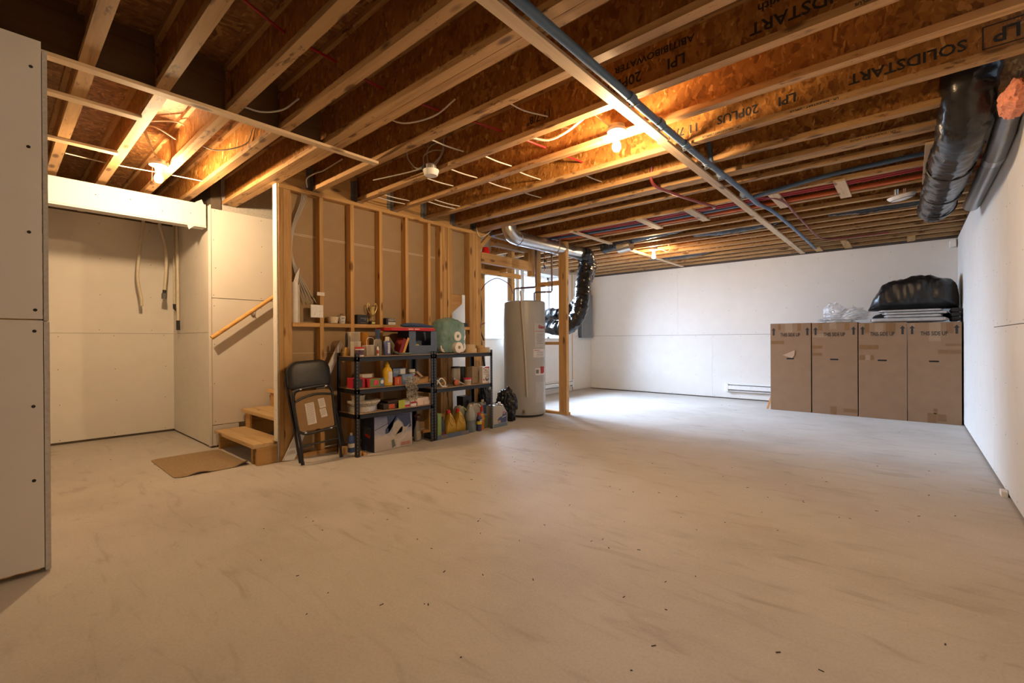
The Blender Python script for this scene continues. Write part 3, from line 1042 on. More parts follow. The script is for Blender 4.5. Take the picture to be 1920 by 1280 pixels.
SILVER = C('silver_tin', (.60, .58, .54), .35, metal=.6, var=.3, scale=50)
WAXP = C('tissue_white', (.80, .76, .70), .9)
MASK = C('masking_tape_beige', (.58, .44, .26), .7)
CREAM = C('cream_ceramic', (.66, .56, .40), .35)

TOP, S2, S3, U2 = .9552, .6452, .4082, .5722

# ---- top shelf
t = thing('dusting_brush', 'brush with black handle and gold bristles standing at the shelf end', 'brush', (-4.16, 2.295, TOP))
MB().lathe([(.020, 0), (.024, .03), (.018, .075), (.012, .085)], n=14).build('bristles', C('gold_bristle', (.45, .25, .05), .6), t, smooth=True)
MB().lathe([(.011, .085), (.013, .10), (.012, .19), (.010, .22), (.004, .225)], n=12).build('handle', BLACKP, t, smooth=True)
def jar_box(name, label, loc, w, d, h, mat, cap=None):
    t = thing(name, label, 'container', loc)
    m = MB()
    for a, b, c_, e in ((-d / 2, -d / 2 + .003, -w / 2, w / 2), (d / 2 - .003, d / 2, -w / 2, w / 2), (-d / 2, d / 2, -w / 2, -w / 2 + .003), (-d / 2, d / 2, w / 2 - .003, w / 2)):
        m.box(a, b, c_, e, 0, h)
    m.box(-d / 2, d / 2, -w / 2, w / 2, 0, .004)
    m.build('walls', mat, t)
    r = MB()
    for a, b, c_, e in ((-d / 2 - .002, -d / 2 + .004, -w / 2, w / 2), (d / 2 - .004, d / 2 + .002, -w / 2, w / 2), (-d / 2, d / 2, -w / 2 - .002, -w / 2 + .004), (-d / 2, d / 2, w / 2 - .004, w / 2 + .002)):
        r.box(a, b, c_, e, h - .004, h)
    r.build('rim', clear('glass_rim', (.95, .95, .93), .55, .08), t)
    return t
jar_box('acrylic_bin', 'tall clear square container behind the red lidded tub', (-4.18, 2.375, TOP), .10, .10, .235, GLASS)
jar_box('acrylic_bin', 'short clear square container on the shelf end, beside the brush', (-4.06, 2.335, TOP), .075, .07, .14, GLASS)
t = jar_box('acrylic_bin', 'clear container with arched front below the amber candle jar', (-4.03, 2.452, TOP), .088, .08, .105, GLASS)
MB().tube(bez([(.04, -.04, .105), (.04, -.04, .155), (.04, -.02, .178), (.04, .02, .178), (.04, .04, .155), (.04, .04, .105)], 5), .0025, 6).build('arched_handle', MATS['glass_rim'], t)
t = thing('candle_jar', 'amber glass candle jar catching the light on the top shelf', 'jar', (-4.17, 2.497, TOP))
MB().lathe([(.036, 0), (.040, .01), (.040, .225), (.037, .235)], n=20).build('glass', AMBER, t, smooth=True)
MB().lathe([(.034, .01), (.034, .13)], n=18).build('wax', C('amber_wax', (.55, .24, .03), .5), t)
t = thing('lidded_tub', 'small white printed tub with red lid on the top shelf', 'tub', (-3.985, 2.333, TOP))
MB().lathe([(.037, 0), (.043, .072)], n=20).build('tub', WHT, t, smooth=True)
MB().lathe([(.045, .072), (.046, .085), (.042, .088)], n=20).build('lid', RED, t, smooth=True)
MB().lathe([(.0395, .012), (.0428, .060)], n=20).build('label_band', C('dark_red_navy_print', (.10, .05, .08), .5, var=.9, scale=45), t, smooth=True)
t = thing('glue_stick', 'slim white and orange tube between clear container and bottle', 'tube', (-3.975, 2.525, TOP))
MB().lathe([(.011, 0), (.011, .07), (.007, .075), (.006, .09)], n=12).build('tube', WHT, t, smooth=True)
MB().lathe([(.0113, .02), (.0113, .055)], n=12).build('print_band', ORG, t)
t = thing('water_bottle', 'clear plastic bottle with tall navy cap on the top shelf', 'bottle', (-4.04, 2.567, TOP))
MB().lathe([(.036, 0), (.040, .01), (.040, .12), (.034, .15), (.024, .165)], n=20).build('bottle', clear('smoky_plastic', (.45, .42, .36), .4, .08), t, smooth=True)
MB().lathe([(.022, .165), (.020, .20), (.027, .255), (.026, .263)], n=16).build('cap', C('navy_cap', (.035, .06, .12), .35), t, smooth=True)
t = thing('spray_starch_can', 'blue printed can with cream cap and vertical white lettering', 'can', (-3.995, 2.645, TOP))
MB().lathe([(.032, 0), (.036, .005), (.036, .135), (.030, .148)], n=20).build('can', C('blue_can', (.10, .13, .30), .35), t, smooth=True)
MB().lathe([(.021, .148), (.021, .185), (.018, .188)], n=16).build('cap', CREAM, t, smooth=True)
lt = MB()
for k in range(9):
    lt.box(.0358, .0366, -.016 + (k % 2) * .003, .010, .022 + k * .012, .030 + k * .012)
lt.build('vertical_print', WHT, t)
t = thing('cloth_bag', 'crumpled grey green cloth bag slumped on the top shelf edge', 'bag', (-4.07, 2.724, TOP))
blob((.075, .038, .095), 3, .25, 1.8, 3, fold=.25, shape=lambda q: Vector((q.x * (1 - .45 * max(0, q.z)), q.y * (1 - .5 * max(0, q.z)) - .25 * q.z, q.z))).build('cloth', C('khaki_cloth', (.16, .13, .085), .95, bmp=.4), t, smooth=True)
MB().tube(bez([(.06, .02, .03), (.10, .06, .014), (.118, .12, .013), (.112, .19, .013)], 5), [.012] * 11 + [.010] * 5, 8).build('strap', C('teal_cloth', (.13, .17, .15), .9), t, smooth=True)
t = thing('red_book_box', 'thin red box with orange edge leaning against the blue carton', 'box', (-4.01, 2.825, TOP))
Mt = Matrix.Translation((0, 0, 0.0005)) @ Matrix.Rotation(math.radians(-22), 4, 'X')
MB().box(-.07, .05, -.066, 0, 0, .16, M=Mt).build('body', C('deep_red_card', (.20, .006, .006), .5), t)
MB().box(.0502, .053, -.025, 0, 0, .185, M=Mt).build('orange_edge', C('orange_edge', (.62, .33, .07), .6), t)

t = thing('storage_carton', 'slate blue cardboard carton with square cut out front window', 'box', (-4.075, 3.088, TOP))
dx, dy, dz = .20, .375, .250
def quad_x(m, x, y0, y1, z0, z1, th=.004):
    m.box(x - th, x, y0, y1, z0, z1)
m = MB()
quad_x(m, dx / 2, -dy / 2, -dy / 2 + .085, 0, dz)
quad_x(m, dx / 2, dy / 2 - .085, dy / 2, 0, dz)
quad_x(m, dx / 2, -dy / 2 + .085, dy / 2 - .085, 0, .095)
m.build('front', BLUEBOX, t)
part('side', C('navy_card', (.022, .035, .065), .7), t, -dx / 2, dx / 2 - .004, -dy / 2, -dy / 2 + .004, 0, dz)
part('side', BLUEBOX, t, -dx / 2, dx / 2 - .004, dy / 2 - .004, dy / 2, 0, dz)
part('back', BLUEBOX, t, -dx / 2, -dx / 2 + .004, -dy / 2, dy / 2, 0, dz)
part('base', BLUEBOX, t, -dx / 2, dx / 2 - .004, -dy / 2 + .004, dy / 2 - .004, 0, .004)
for z in (.16, .075):
    part('fold_line', NAVY, t, dx / 2, dx / 2 + .0006, -dy / 2 + .005, -dy / 2 + .055, z, z + .0025)
t = thing('sponge', 'pale yellow sponge lying inside the blue carton', 'sponge', (-4.05, 3.03, TOP + .0045))
part('sponge_block', C('yellow_sponge', (.62, .50, .25), .95, bmp=.6, scale=90), t, -.03, .03, -.04, .04, 0, .105, bevel=.01)

t = thing('board_game', 'flat red and tan board game box resting on the blue carton', 'box', (-4.10, 2.955, TOP + .2515))
part('box_body', C('red_game_card', (.48, .015, .02), .45), t, -.13, .145, -.285, .275, 0, .032, bevel=.002)
part('box_top', C('tan_game_card', (.42, .31, .18), .8), t, -.125, .140, -.28, .27, .0322, .036)
lt = MB()
for k in range(9):
    if k != 4:
        lt.box(.1448, .1456, -.075 + k * .016, -.063 + k * .016, .012, .021)
lt.build('white_lettering', WHT, t)
t = thing('folded_cloth', 'blue folded cloth draped on top of the red game box', 'cloth', (-4.13, 3.10, TOP + .288))
def cl(q): return Vector((q.x, q.y, q.z * (1 - .25 * q.y)))
blob((.085, .19, .026), 8, .12, 2.2, 4, fold=.15, shape=cl).build('cloth', C('blue_cloth', (.055, .105, .24), .9, bmp=.3), t, smooth=True)
MB().tube(bez([(.02, -.20, .026), (.05, -.10, .030), (.06, .02, .022), (.05, .13, .018), (.03, .20, .012)], 6), [.006, .012] + [.018] * 21 + [.01, .005], 10).build('fold', MATS['blue_cloth'], t, smooth=True)

t = thing('tissue_pack', 'turquoise plastic pack of toilet paper rolls with open front', 'pack', (-4.085, 3.525, TOP))
def tp(q):
    m = max(abs(q.x), abs(q.y), abs(q.z)) / max(q.length, .01)
    k = .30 / max(m, .58) + .70
    return Vector((q.x * k, q.y * k, q.z * k * (1 if q.z < 0 else 1.05)))
blob((.15, .215, .20), 12, .10, 1.6, 5, fold=.09, shape=tp).build('film', TEAL, t, smooth=True)
RX = Matrix.Rotation(PI / 2, 4, 'Y')
for (a, y, z, r) in ((.180, .02, .066, .062), (.158, .02, .195, .055), (.118, .13, .19, .05), (.11, .135, .07, .055), (.085, -.115, .07, .06), (.08, -.11, .20, .055)):
    m = MB()
    n = 22
    rings = []
    for rr, xx in ((.02, -.10), (r, -.10), (r, 0), (r - .004, .003), (.02, .003), (.02, -.10)):
        rings.append([Vector((a + xx, y + rr * math.cos(2 * PI * k / n), z + rr * math.sin(2 * PI * k / n))) for k in range(n)])
    vs = [p for r_ in rings for p in r_]
    fs = [(i * n + k, i * n + (k + 1) % n, (i + 1) * n + (k + 1) % n, (i + 1) * n + k) for i in range(5) for k in range(n)]
    m.add(vs, fs)
    m.build('paper_roll', WAXP, t, smooth=True)
def tape_roll(label, loc, r, h, mat, rz=0, hole=.62):
    o = MB()
    n = 24
    rings = [[Vector((rr * math.cos(2 * PI * k / n), rr * math.sin(2 * PI * k / n), z)) for k in range(n)] for rr, z in ((r * hole, 0), (r, 0), (r, h), (r * hole, h), (r * hole, 0))]
    vs = [p for q in rings for p in q]
    fs = [(i * n + k, i * n + (k + 1) % n, (i + 1) * n + (k + 1) % n, (i + 1) * n + k) for i in range(4) for k in range(n)]
    o.add(vs, fs)
    o = o.build('tape_roll', mat, smooth=True)
    o.location = loc
    return tag(o, label, 'tape', group='tape rolls on the shelf top')
tape_roll('wide beige masking tape roll lying under another roll', (-4.03, 3.838, TOP), .080, .050, MASK)
tape_roll('smaller beige masking tape roll stacked on the wide roll', (-4.03, 3.828, TOP + .0502), .066, .048, MASK)
tape_roll('brown tape roll lying right of the stacked rolls', (-4.0, 3.998, TOP), .070, .048, C('brown_tape_roll', (.45, .29, .13), .6))
tape_roll('pale tape roll at the very end of the shelf top', (-4.015, 4.086 - .01, TOP + .0), .001, .001, MASK)
bpy.data.objects.remove(bpy.data.objects['tape_roll.003'])
t = thing('tape_box', 'small pale square of tape in a wrapper at the shelf end', 'tape', (-4.0, 4.098, TOP))
part('block', CREAM, t, -.03, .03, -.026, .022, 0, .062, bevel=.004)
t = thing('twine_reel', 'knobbly tan twine reel resting on the brown tape roll', 'twine', (-4.0, 3.985, TOP + .0485))
m = MB()
for k in range(6):
    an = k * 1.05
    m.tube([Vector((.045 * math.cos(an + q * .35), .05 * math.sin(an + q * .35), .016 + .012 * math.sin(q * 1.3 + k))) for q in range(19)], .011, 7)
m.build('twine', C('tan_twine', (.50, .33, .14), .9), t, smooth=True)
m = MB().lathe([(.02, .006), (.02, .04)], n=12).build('reel_core', CARDL, t)

# ---- second shelf of the first unit
t = carton('snack_box', 'red and black printed box at the end of the middle shelf', 'box', (-4.06, 2.338, S2), .12, .125, .098, C('red_box', (.42, .015, .03), .5), rz=-.06)
printed(t, C('dark_fruit_print', (.05, .03, .035), .5, var=.95, scale=70), -.058, .035, .006, .09, .0602)
t = carton('snack_box', 'green and red printed box left of the blue packet', 'box', (-4.01, 2.473, S2), .11, .128, .09, C('red_box2', (.45, .03, .04), .5), rz=.05)
printed(t, GRN, -.05, .064, .004, .088, .0552)
printed(t, C('pink_fruit_print', (.60, .05, .09), .5, var=.5, scale=60), -.012, .042, .02, .072, .0560)
t = carton('seed_packet', 'small blue packet left of the mustard bottle', 'packet', (-3.995, 2.575 - .01, S2), .05, .072, .085, C('blue_packet', (.09, .15, .27), .5), rz=.2)
MB().lathe([(.018, 0), (.02, .0006)], (.0256, .0, .048), 14, Matrix.Rotation(PI / 2, 4, 'Y')).build('emblem', WHT, t)
t = carton('flat_carton', 'pale flat carton stacked at the back of the middle shelf', 'box', (-4.20, 2.50, S2), .12, .16, .125, CARDL)
printed(t, WHT, -.05, .06, .075, .118, .0602)
t = thing('mustard_bottle', 'yellow squeeze mustard bottle with white label on the middle shelf', 'bottle', (-3.995, 2.665 - .02, S2))
MB().lathe([(.045, 0), (.055, .008), (.056, .055), (.050, .10), (.055, .135), (.050, .165), (.030, .188), (.024, .195)], n=26, sx=.75).build('bottle', YEL, t, smooth=True)
MB().lathe([(.025, .195), (.025, .212), (.020, .216), (.011, .228), (.007, .245)], n=18).build('cap', YEL, t, smooth=True)
m = MB()
for k in range(-3, 3):
    a0, a1 = k * .20 + .35, (k + 1) * .20 + .35
    def pt(a, z, rr=.0572): return Vector((rr * .75 * math.cos(a), rr * math.sin(a), z))
    m.add([pt(a0, .035), pt(a1, .035), pt(a1, .145, .056), pt(a0, .145, .056)], [(0, 1, 2, 3)])
m.build('label', C('mustard_label', (.62, .60, .58), .6, var=.25, scale=110), t)
t = carton('tea_box', 'small orange red box right of the mustard bottle', 'box', (-4.0, 2.755, S2), .07, .078, .083, ORG)
part('tan_edge', CARDL, t, -.035, .035, .0395, .046, 0, .088)
m = MB()
for k in range(5):
    m.box(.0350, .0358, -.004, .004, .018 + k * .010, .025 + k * .010)
m.build('vertical_print', WHT, t)
t = carton('tissue_box', 'light blue box standing upright behind another blue box', 'box', (-4.13, 2.86, S2), .08, .16, .165, BLUEL)
printed(t, WHT, .01, .07, .10, .155, .0402)
scrawl('logo', t, WHT, .0404, -.07, -.005, .115, .138, 4, .003)
t = carton('tissue_box', 'light blue box lying at the shelf front with white script', 'box', (-3.995, 2.872, S2), .075, .15, .105, BLUEL)
scrawl('logo', t, WHT, .0378, -.055, .02, .05, .075, 5, .003)
m = MB()
for k in range(8):
    a = k * PI / 4
    m.tube([(.0382, .03 + .008 * math.cos(a), .075 + .008 * math.sin(a)), (.0382, .03 + .022 * math.cos(a), .075 + .022 * math.sin(a))], .0013, 5)
m.build('star_print', WHT, t)
t = thing('food_can', 'white and red printed can standing on the wooden tray', 'can', (-4.11, 3.03, S2 + .0255))
MB().lathe([(.036, 0), (.037, .003), (.037, .117), (.036, .12)], n=22).build('can', WHT, t, smooth=True)
MB().lathe([(.0374, .008), (.0374, .062)], n=22).build('red_band', RED, t, smooth=True)
MB().lathe([(.0374, .075), (.0374, .09)], n=22).build('grey_band', C('grey_band', (.25, .24, .22), .5), t, smooth=True)
t = thing('wooden_tray', 'shallow raw wood tray at the right of the middle shelf', 'tray', (-4.05, 3.055, S2))
for b in ((-.13, .055, -.12, .115, 0, .025), (.055, .068, -.12, .115, 0, .062), (-.143, -.13, -.12, .115, 0, .062), (-.13, .055, .105, .115, .0251, .062)):
    part('tray_board', WY, t, *b)
t = thing('wood_wedge', 'pale beige offcut propped diagonally on the wooden tray', 'offcut', (-4.10, 3.118, S2 + .0255))
MB().box(-.02, .02, -.055, .055, 0, .022, M=Matrix.Translation((0, .0, .045)) @ Matrix.Rotation(math.radians(-38), 4, 'X')).build('offcut', C('pale_offcut', (.55, .42, .28), .8), t)
t = thing('produce_bag', 'crumpled clear plastic bag hanging over the middle shelf edge', 'bag', (-3.905, 2.885, .475))
def crumpled_sheet(w, h, seed, amp, nu=26, nv=30):
    m = MB()
    vs, fs = [], []
    for s in (0, 1):
        for i in range(nu + 1):
            for j in range(nv + 1):
                u, v = i / nu - .5, j / nv
                q = Vector((u * 7, v * 7, seed))
                x = (abs(noise.noise(q)) - .2) * amp * 2 + noise.noise(q * 2.6) * amp + s * .0006
                y = u * w * (.62 + .25 * v + .35 * noise.noise(Vector((v * 3, seed, 0)))) + .03 * noise.noise(Vector((v * 4, seed, 9))) + .014 * noise.noise(q * 1.7)
                z = v * h + .03 * noise.noise(Vector((u * 6, seed, 3))) * (1 - v)
                vs.append((x, y, z))
    st = (nu + 1) * (nv + 1)
    for s in (0, 1):
        for i in range(nu):
            for j in range(nv):
                k = s * st + i * (nv + 1) + j
                fs.append((k, k + nv + 1, k + nv + 2, k + 1))
    return m.add(vs, fs)
crumpled_sheet(.20, .25, 4, .018).build('bag', clear('thin_bag_film', (.74, .70, .62), .16, .1), t, smooth=True)

# ---- third shelf of the first unit
t = thing('cake_tin', 'bottom silver round tin of a stack on the lower shelf', 'tin', (-4.10, 2.425, S3), group='stack of round tins')
MB().lathe([(.135, 0), (.140, .004), (.140, .05), (.143, .052), (.143, .056), (.13, .056)], n=32).build('tin', SILVER, t, smooth=True)
t = thing('cake_tin', 'middle speckled round tin with flared rim in the stack', 'tin', (-4.09, 2.435, S3 + .0565), group='stack of round tins')
MB().lathe([(.125, 0), (.150, .028), (.158, .032), (.158, .052), (.14, .053)], n=32).build('tin', C('speckled_tin', (.46, .43, .38), .5, var=.7, scale=90), t, smooth=True)
t = thing('cake_tin', 'small cream tin on top of the round tin stack', 'tin', (-4.09, 2.375, S3 + .110), group='stack of round tins')
MB().lathe([(.060, 0), (.066, .045), (.068, .05), (.05, .052)], n=24).build('tin', CREAM, t, smooth=True)
t = carton('flat_box', 'dark flat box with orange end lying by the tins', 'box', (-4.07, 2.672, S3), .18, .165, .055, C('dark_card', (.05, .035, .03), .7))
printed(t, C('orange_red_print', (.55, .10, .04), .5), -.02, .05, .005, .048, .0902)
t = carton('flat_box', 'dark long box stacked on the flat box with orange end', 'box', (-4.08, 2.75, S3 + .0565), .16, .19, .022, C('dark_card2', (.07, .045, .035), .7))
t = carton('flat_box', 'dark box with orange red end beside the yellow green card', 'box', (-4.04, 2.79, S3), .15, .062, .055, MATS['dark_card'])
printed(t, MATS['orange_red_print'], -.025, .028, .006, .048, .0752)
t = thing('price_card', 'yellow green card standing in front of the flat boxes', 'card', (-3.945, 2.782, S3))
part('card', C('lime_card', (.42, .48, .06), .7), t, 0, .002, -.038, .038, 0, .083)
t = carton('flat_box', 'white box with red band left of the pale pink boxes', 'box', (-4.03, 2.862, S3), .14, .07, .07, WHT)
printed(t, RED, -.034, .034, .004, .026, .0702)
t = carton('flat_box', 'white box with red stripe touching the pale pink boxes', 'box', (-4.03, 2.942, S3), .14, .076, .076, WHT)
printed(t, RED, -.036, .036, .03, .05, .0702)
for i, (y, z, l) in enumerate(((3.03, 0, 'lower left'), (3.115, 0, 'lower right'), (3.02, .0405, 'upper left'), (3.10, .0405, 'upper right'))):
    t = carton('lamp_carton', 'pale pink white slim carton, %s of four stacked on lower shelf' % l, 'box', (-4.03, y, S3 + z), .15, .082, .04, C('pale_pink_card', (.68, .55, .48), .7), group='four pale slim cartons')

# ---- floor below the first unit
t = thing('mixer_carton', 'large blue and white printed appliance carton under the shelves', 'box', (-4.085, 2.70, 0))
dx, dy, dz = .235, .455, .352
m2, nt, p = nodes_of('mixer_carton_print')
tc = N(nt, 'ShaderNodeTexCoord'); sx_ = N(nt, 'ShaderNodeSeparateXYZ'); no = N(nt, 'ShaderNodeTexNoise'); no.inputs['Scale'].default_value = 26
nt.links.new(tc.outputs['Object'], sx_.inputs[0]); nt.links.new(tc.outputs['Object'], no.inputs['Vector'])
ma = N(nt, 'ShaderNodeMath', operation='MULTIPLY_ADD'); ma.inputs[1].default_value = .09; nt.links.new(no.outputs['Fac'], ma.inputs[0]); nt.links.new(sx_.outputs['Z'], ma.inputs[2])
r = ramp(nt, [(0.0, (.40, .35, .28)), (.18, (.52, .47, .42)), (.225, (.30, .32, .42)), (.40, (.13, .17, .29))])
nt.links.new(ma.outputs[0], r.inputs['Fac']); nt.links.new(r.outputs['Color'], p.inputs['Base Color']); p.inputs['Roughness'].default_value = .35
MATS['mixer_print'] = m2
part('body', C('dark_navy_card', (.018, .028, .065), .55), t, -dx / 2, dx / 2, -dy / 2, dy / 2, 0, dz, bevel=.003)
part('front_print', m2, t, dx / 2, dx / 2 + .0008, -dy / 2 + .004, dy / 2 - .002, .003, dz - .003)
FXm = dx / 2 + .0009
def flat(poly, mat, name='mixer_picture', d=0.0):
    return MB().prism(poly, 0, FXm + d, FXm + d + .0006).build(name, mat, t)
MIX = C('mixer_body_print', (.42, .39, .34), .4); MIXD = C('mixer_dark_print', (.035, .05, .12), .4)
flat([(-.08, .345), (.04, .345), (.20, .34), (.215, .20), (.13, .19), (.11, .25), (.05, .31), (-.02, .24), (-.10, .21), (-.10, .165), (-.06, .17)][:11], MIXD)
el = lambda cy, cz, ry, rz, n=22: [(cy + ry * math.cos(2 * PI * k / n), cz + rz * math.sin(2 * PI * k / n)) for k in range(n)]
flat(el(.045, .20, .062, .085), MIX, d=.0007)
flat([(.02, .14), (.15, .17), (.20, .235), (.155, .205), (.09, .215)], MIX, d=.0007)
flat([(.0, .10), (.07, .09), (.15, .13), (.13, .09), (.075, .065), (.07, .01), (.03, .01), (.035, .075)], C('mixer_pale_print', (.56, .52, .46), .4), d=.0014)
flat([(-.03, .09), (.0, .10), (.02, .03), (-.02, .01)], C('mixer_green_print', (.12, .14, .13), .4), d=.0007)
flat([(-.22, .222), (-.10, .262), (-.02, .29), (-.02, .284), (-.10, .255), (-.22, .216)], MIXD, d=.0007)
scrawl('red_logo', t, C('logo_red', (.62, .05, .02), .4), FXm + .001, .088, .208, .022, .052, 7, .006)
MB().box(-.07, .06, -dy / 2 - .0008, -dy / 2, .15, .24).build('side_print', C('side_grey_print', (.06, .075, .10), .5, var=.5, scale=60), t)
MB().prism([(-.045, .145), (.04, .13), (.055, .155), (.0, .172), (-.04, .172)], 1, -dy / 2 - .0014, -dy / 2 - .0008).build('side_emblem', MATS['logo_red'], t)
MB().prism([(dy / 2 - .08, dz), (dy / 2 + .05, dz - .01), (dy / 2 + .04, dz + .004), (dy / 2 - .08, dz + .008)], 0, dx / 2 - .06, dx / 2 - .05).build('open_flap', BLUEL, t)
t = thing('trigger_sprayer', 'grey spray bottle with dark red trigger in the shadow under the shelves', 'bottle', (-4.08, 3.08, 0))
MB().lathe([(.04, 0), (.045, .01), (.045, .12), (.022, .19), (.014, .225)], n=20, sx=.7).build('bottle', C('grey_bottle', (.22, .20, .17), .4), t, smooth=True)
MB().lathe([(.016, .225), (.016, .25)], n=14).build('collar', C('dark_maroon', (.07, .015, .02), .4), t)
MB().prism([(-.045, .27), (.035, .275), (.035, .295), (-.02, .30), (-.048, .285)], 0, -.011, .011).build('spray_head', MATS['dark_maroon'], t)
MB().prism([(-.030, .268), (-.022, .268), (-.030, .225), (-.036, .225)], 0, -.006, .006).build('trigger', MATS['dark_maroon'], t)
m = MB()
for k in range(-3, 3):
    a0, a1 = k * .18 - .1, (k + 1) * .18 - .1
    m.add([Vector((.0465 * .7 * math.cos(a), .0465 * math.sin(a), z)) for a, z in ((a0, .02), (a1, .02), (a1, .115), (a0, .115))], [(0, 1, 2, 3)])
m.build('label', C('grey_label', (.36, .32, .27), .7, var=.3, scale=80), t)
t = thing('aerosol_can', 'blue aerosol can on the floor behind the front shelf post', 'can', (-4.17, 2.345, 0))
MB().lathe([(.030, 0), (.032, .004), (.032, .15), (.022, .165), (.022, .168)], n=18).build('can', C('royal_blue_can', (.05, .09, .24), .3), t, smooth=True)
MB().lathe([(.012, .168), (.012, .19)], n=12).build('nozzle', WHITEP, t)
MB().lathe([(.0323, .05), (.0323, .09)], n=18).build('white_band', WHT, t)
for (x, y, rz, dims, l) in ((-4.14, 2.24, .5, (.05, .07, .075), 'square wood offcut on the floor by the shelf post'), (-3.99, 2.375, -.35, (.11, .03, .02), 'thin wood offcut lying by the appliance carton'), (-3.975, 2.315, .3, (.035, .035, .045), 'reddish wood block at the foot of the shelf post')):
    t = thing('wood_offcut', l, 'offcut', (x, y, 0), rz, 'wood offcuts under the shelves')
    part('block', WX, t, -dims[0] / 2, dims[0] / 2, -dims[1] / 2, dims[1] / 2, 0, dims[2], bevel=.002)

# ---- second unit, middle shelf
t = thing('power_drill', 'tangle of white cord around a grey power tool', 'tool', (-4.065, 3.365, U2))
MB().lathe([(.03, -.09), (.036, -.06), (.036, .03), (.02, .055), (.009, .09)], (0, 0, 0), 16, Matrix.Translation((-.05, .04, .065)) @ Matrix.Rotation(-PI / 2, 4, 'X')).build('tool_body', C('grey_tool', (.13, .12, .11), .5), t, smooth=True)
MB().prism([(-.02, .04), (.02, .04), (.03, .0), (-.02, .0)], 0, -.07, -.03).build('tool_grip', BLACKP, t)
MB().tube(bez([(.08, -.10, .02), (.09, -.06, .09), (.08, -.01, .10), (.09, .03, .05), (.09, .02, .008), (.08, .06, .008)], 7), .007, 8).build('cord', CABLE, t, smooth=True)
MB().tube(bez([(.07, -.105, .10), (.10, -.07, .06), (.10, -.03, .015), (.09, .01, .012)], 7), .009, 8).build('cord', CABLE, t, smooth=True)
t = thing('clear_canister', 'tall clear canister with black lid on the right unit shelf', 'canister', (-4.14, 3.70, U2))
MB().lathe([(.052, 0), (.055, .004), (.055, .19), (.052, .195)], n=22).build('canister', clear('frosted_plastic', (.62, .55, .46), .5, .25), t, smooth=True)
MB().lathe([(.058, .195), (.058, .212), (.05, .216)], n=22).build('lid', BLACKP, t, smooth=True)
t = thing('black_canister', 'dark canister standing behind the clear canister', 'canister', (-4.21, 3.85, U2))
MB().lathe([(.055, 0), (.058, .004), (.055, .11), (.058, .12), (.058, .20), (.05, .205)], n=22).build('canister', C('dark_green_black', (.018, .022, .02), .25), t, smooth=True)
t = thing('reflector_disc', 'round orange red reflector propped on the shelf edge', 'reflector', (-4.0, 3.585, U2))
MB().lathe([(.036, -.004), (.036, .006), (.030, .010)], (0, 0, .0365), 22, Matrix.Rotation(PI / 2, 4, 'Y')).build('lens', C('orange_lens', (.50, .12, .03), .35), t, smooth=True)
MB().lathe([(.032, -.03), (.036, -.004)], (0, 0, .0365), 22, Matrix.Rotation(PI / 2, 4, 'Y')).build('housing', BLACKP, t, smooth=True)
t = thing('paint_brush', 'white handled brush lying across the shelf behind the reflector', 'brush', (-4.07, 3.66, U2))
MB().tube([(.075, .05, .006), (.0, .0, .05), (-.03, -.02, .068)], [.006, .007, .009], 8).build('handle', WHITEP, t)
part('ferrule', GALV, t, -.05, -.02, -.035, -.015, .062, .082)
t = thing('lidded_tub', 'small white tub with hot pink lid on the right unit shelf', 'tub', (-4.0, 3.762, U2))
MB().lathe([(.040, 0), (.046, .062)], n=22).build('tub', WHT, t, smooth=True)
MB().lathe([(.0425, .01), (.0455, .05)], n=22).build('label_band', C('beige_label', (.45, .37, .28), .6, var=.3, scale=60), t, smooth=True)
MB().lathe([(.049, .062), (.050, .078), (.046, .082)], n=22).build('lid', PINK, t, smooth=True)
t = carton('brown_carton', 'plain brown upright carton left of the white headphone box', 'box', (-4.11, 3.955, U2), .09, .125, .205, C('dull_brown_card', (.33, .25, .16), .8), rz=.12)
printed(t, C('faint_print', (.24, .17, .10), .8), -.03, .03, .07, .078, .0452)
t = carton('headphone_box', 'white box with red top stripe and round device picture', 'box', (-3.995, 4.045, U2), .065, .115, .205, WHT, rz=-.08)
printed(t, RED, -.02, .055, .188, .202, .0327)
MB().lathe([(.030, 0), (.030, .0006)], (.0327, .015, .055), 20, Matrix.Rotation(PI / 2, 4, 'Y')).build('device_picture', C('dark_grey_print', (.12, .12, .14), .5), t)
MB().prism([(-.008, .06), (.04, .055), (.05, .10), (.035, .115), (.0, .10)], 0, .0330, .0337).build('device_picture', C('pale_grey_print', (.48, .47, .48), .5), t)
MB().lathe([(.011, 0), (.011, .0006)], (.0340, .018, .06), 14, Matrix.Rotation(PI / 2, 4, 'Y')).build('device_picture', WHT, t)
MB().lathe([(.011, 0), (.011, .0006)], (.0327, -.036, .042), 14, Matrix.Rotation(PI / 2, 4, 'Y')).build('red_emblem', RED, t)
m = MB()
for k, (a, b, h) in enumerate(((-.045, -.028, .010), (-.02, .005, .010), (-.045, .03, .004), (-.045, .045, .004), (-.045, .04, .003), (-.045, .02, .003))):
    z = .172 - k * .013
    m.box(.0327, .0334, a, b, z, z + h)
m.build('small_print', C('dark_ink', (.10, .08, .08), .6), t)
t = thing('red_pouch', 'dark red pouch at the shelf end behind the white box', 'pouch', (-4.10, 4.085, U2))
blob((.035, .026, .085), 4, .15, 2, 3, fold=.1).build('pouch', C('wine_red_cloth', (.28, .008, .015), .7), t, smooth=True)
t = thing('speaker', 'small black speaker standing in the dark behind the jugs', 'speaker', (-4.268, 3.955, 0))
part('cabinet', BLACKP, t, -.06, .06, -.075, .075, 0, .40, bevel=.004)
MB().lathe([(.022, 0), (.016, -.006)], (.0606, .0, .33), 16, Matrix.Rotation(PI / 2, 4, 'Y')).build('driver', C('dark_cone', (.004, .004, .004), .9), t)

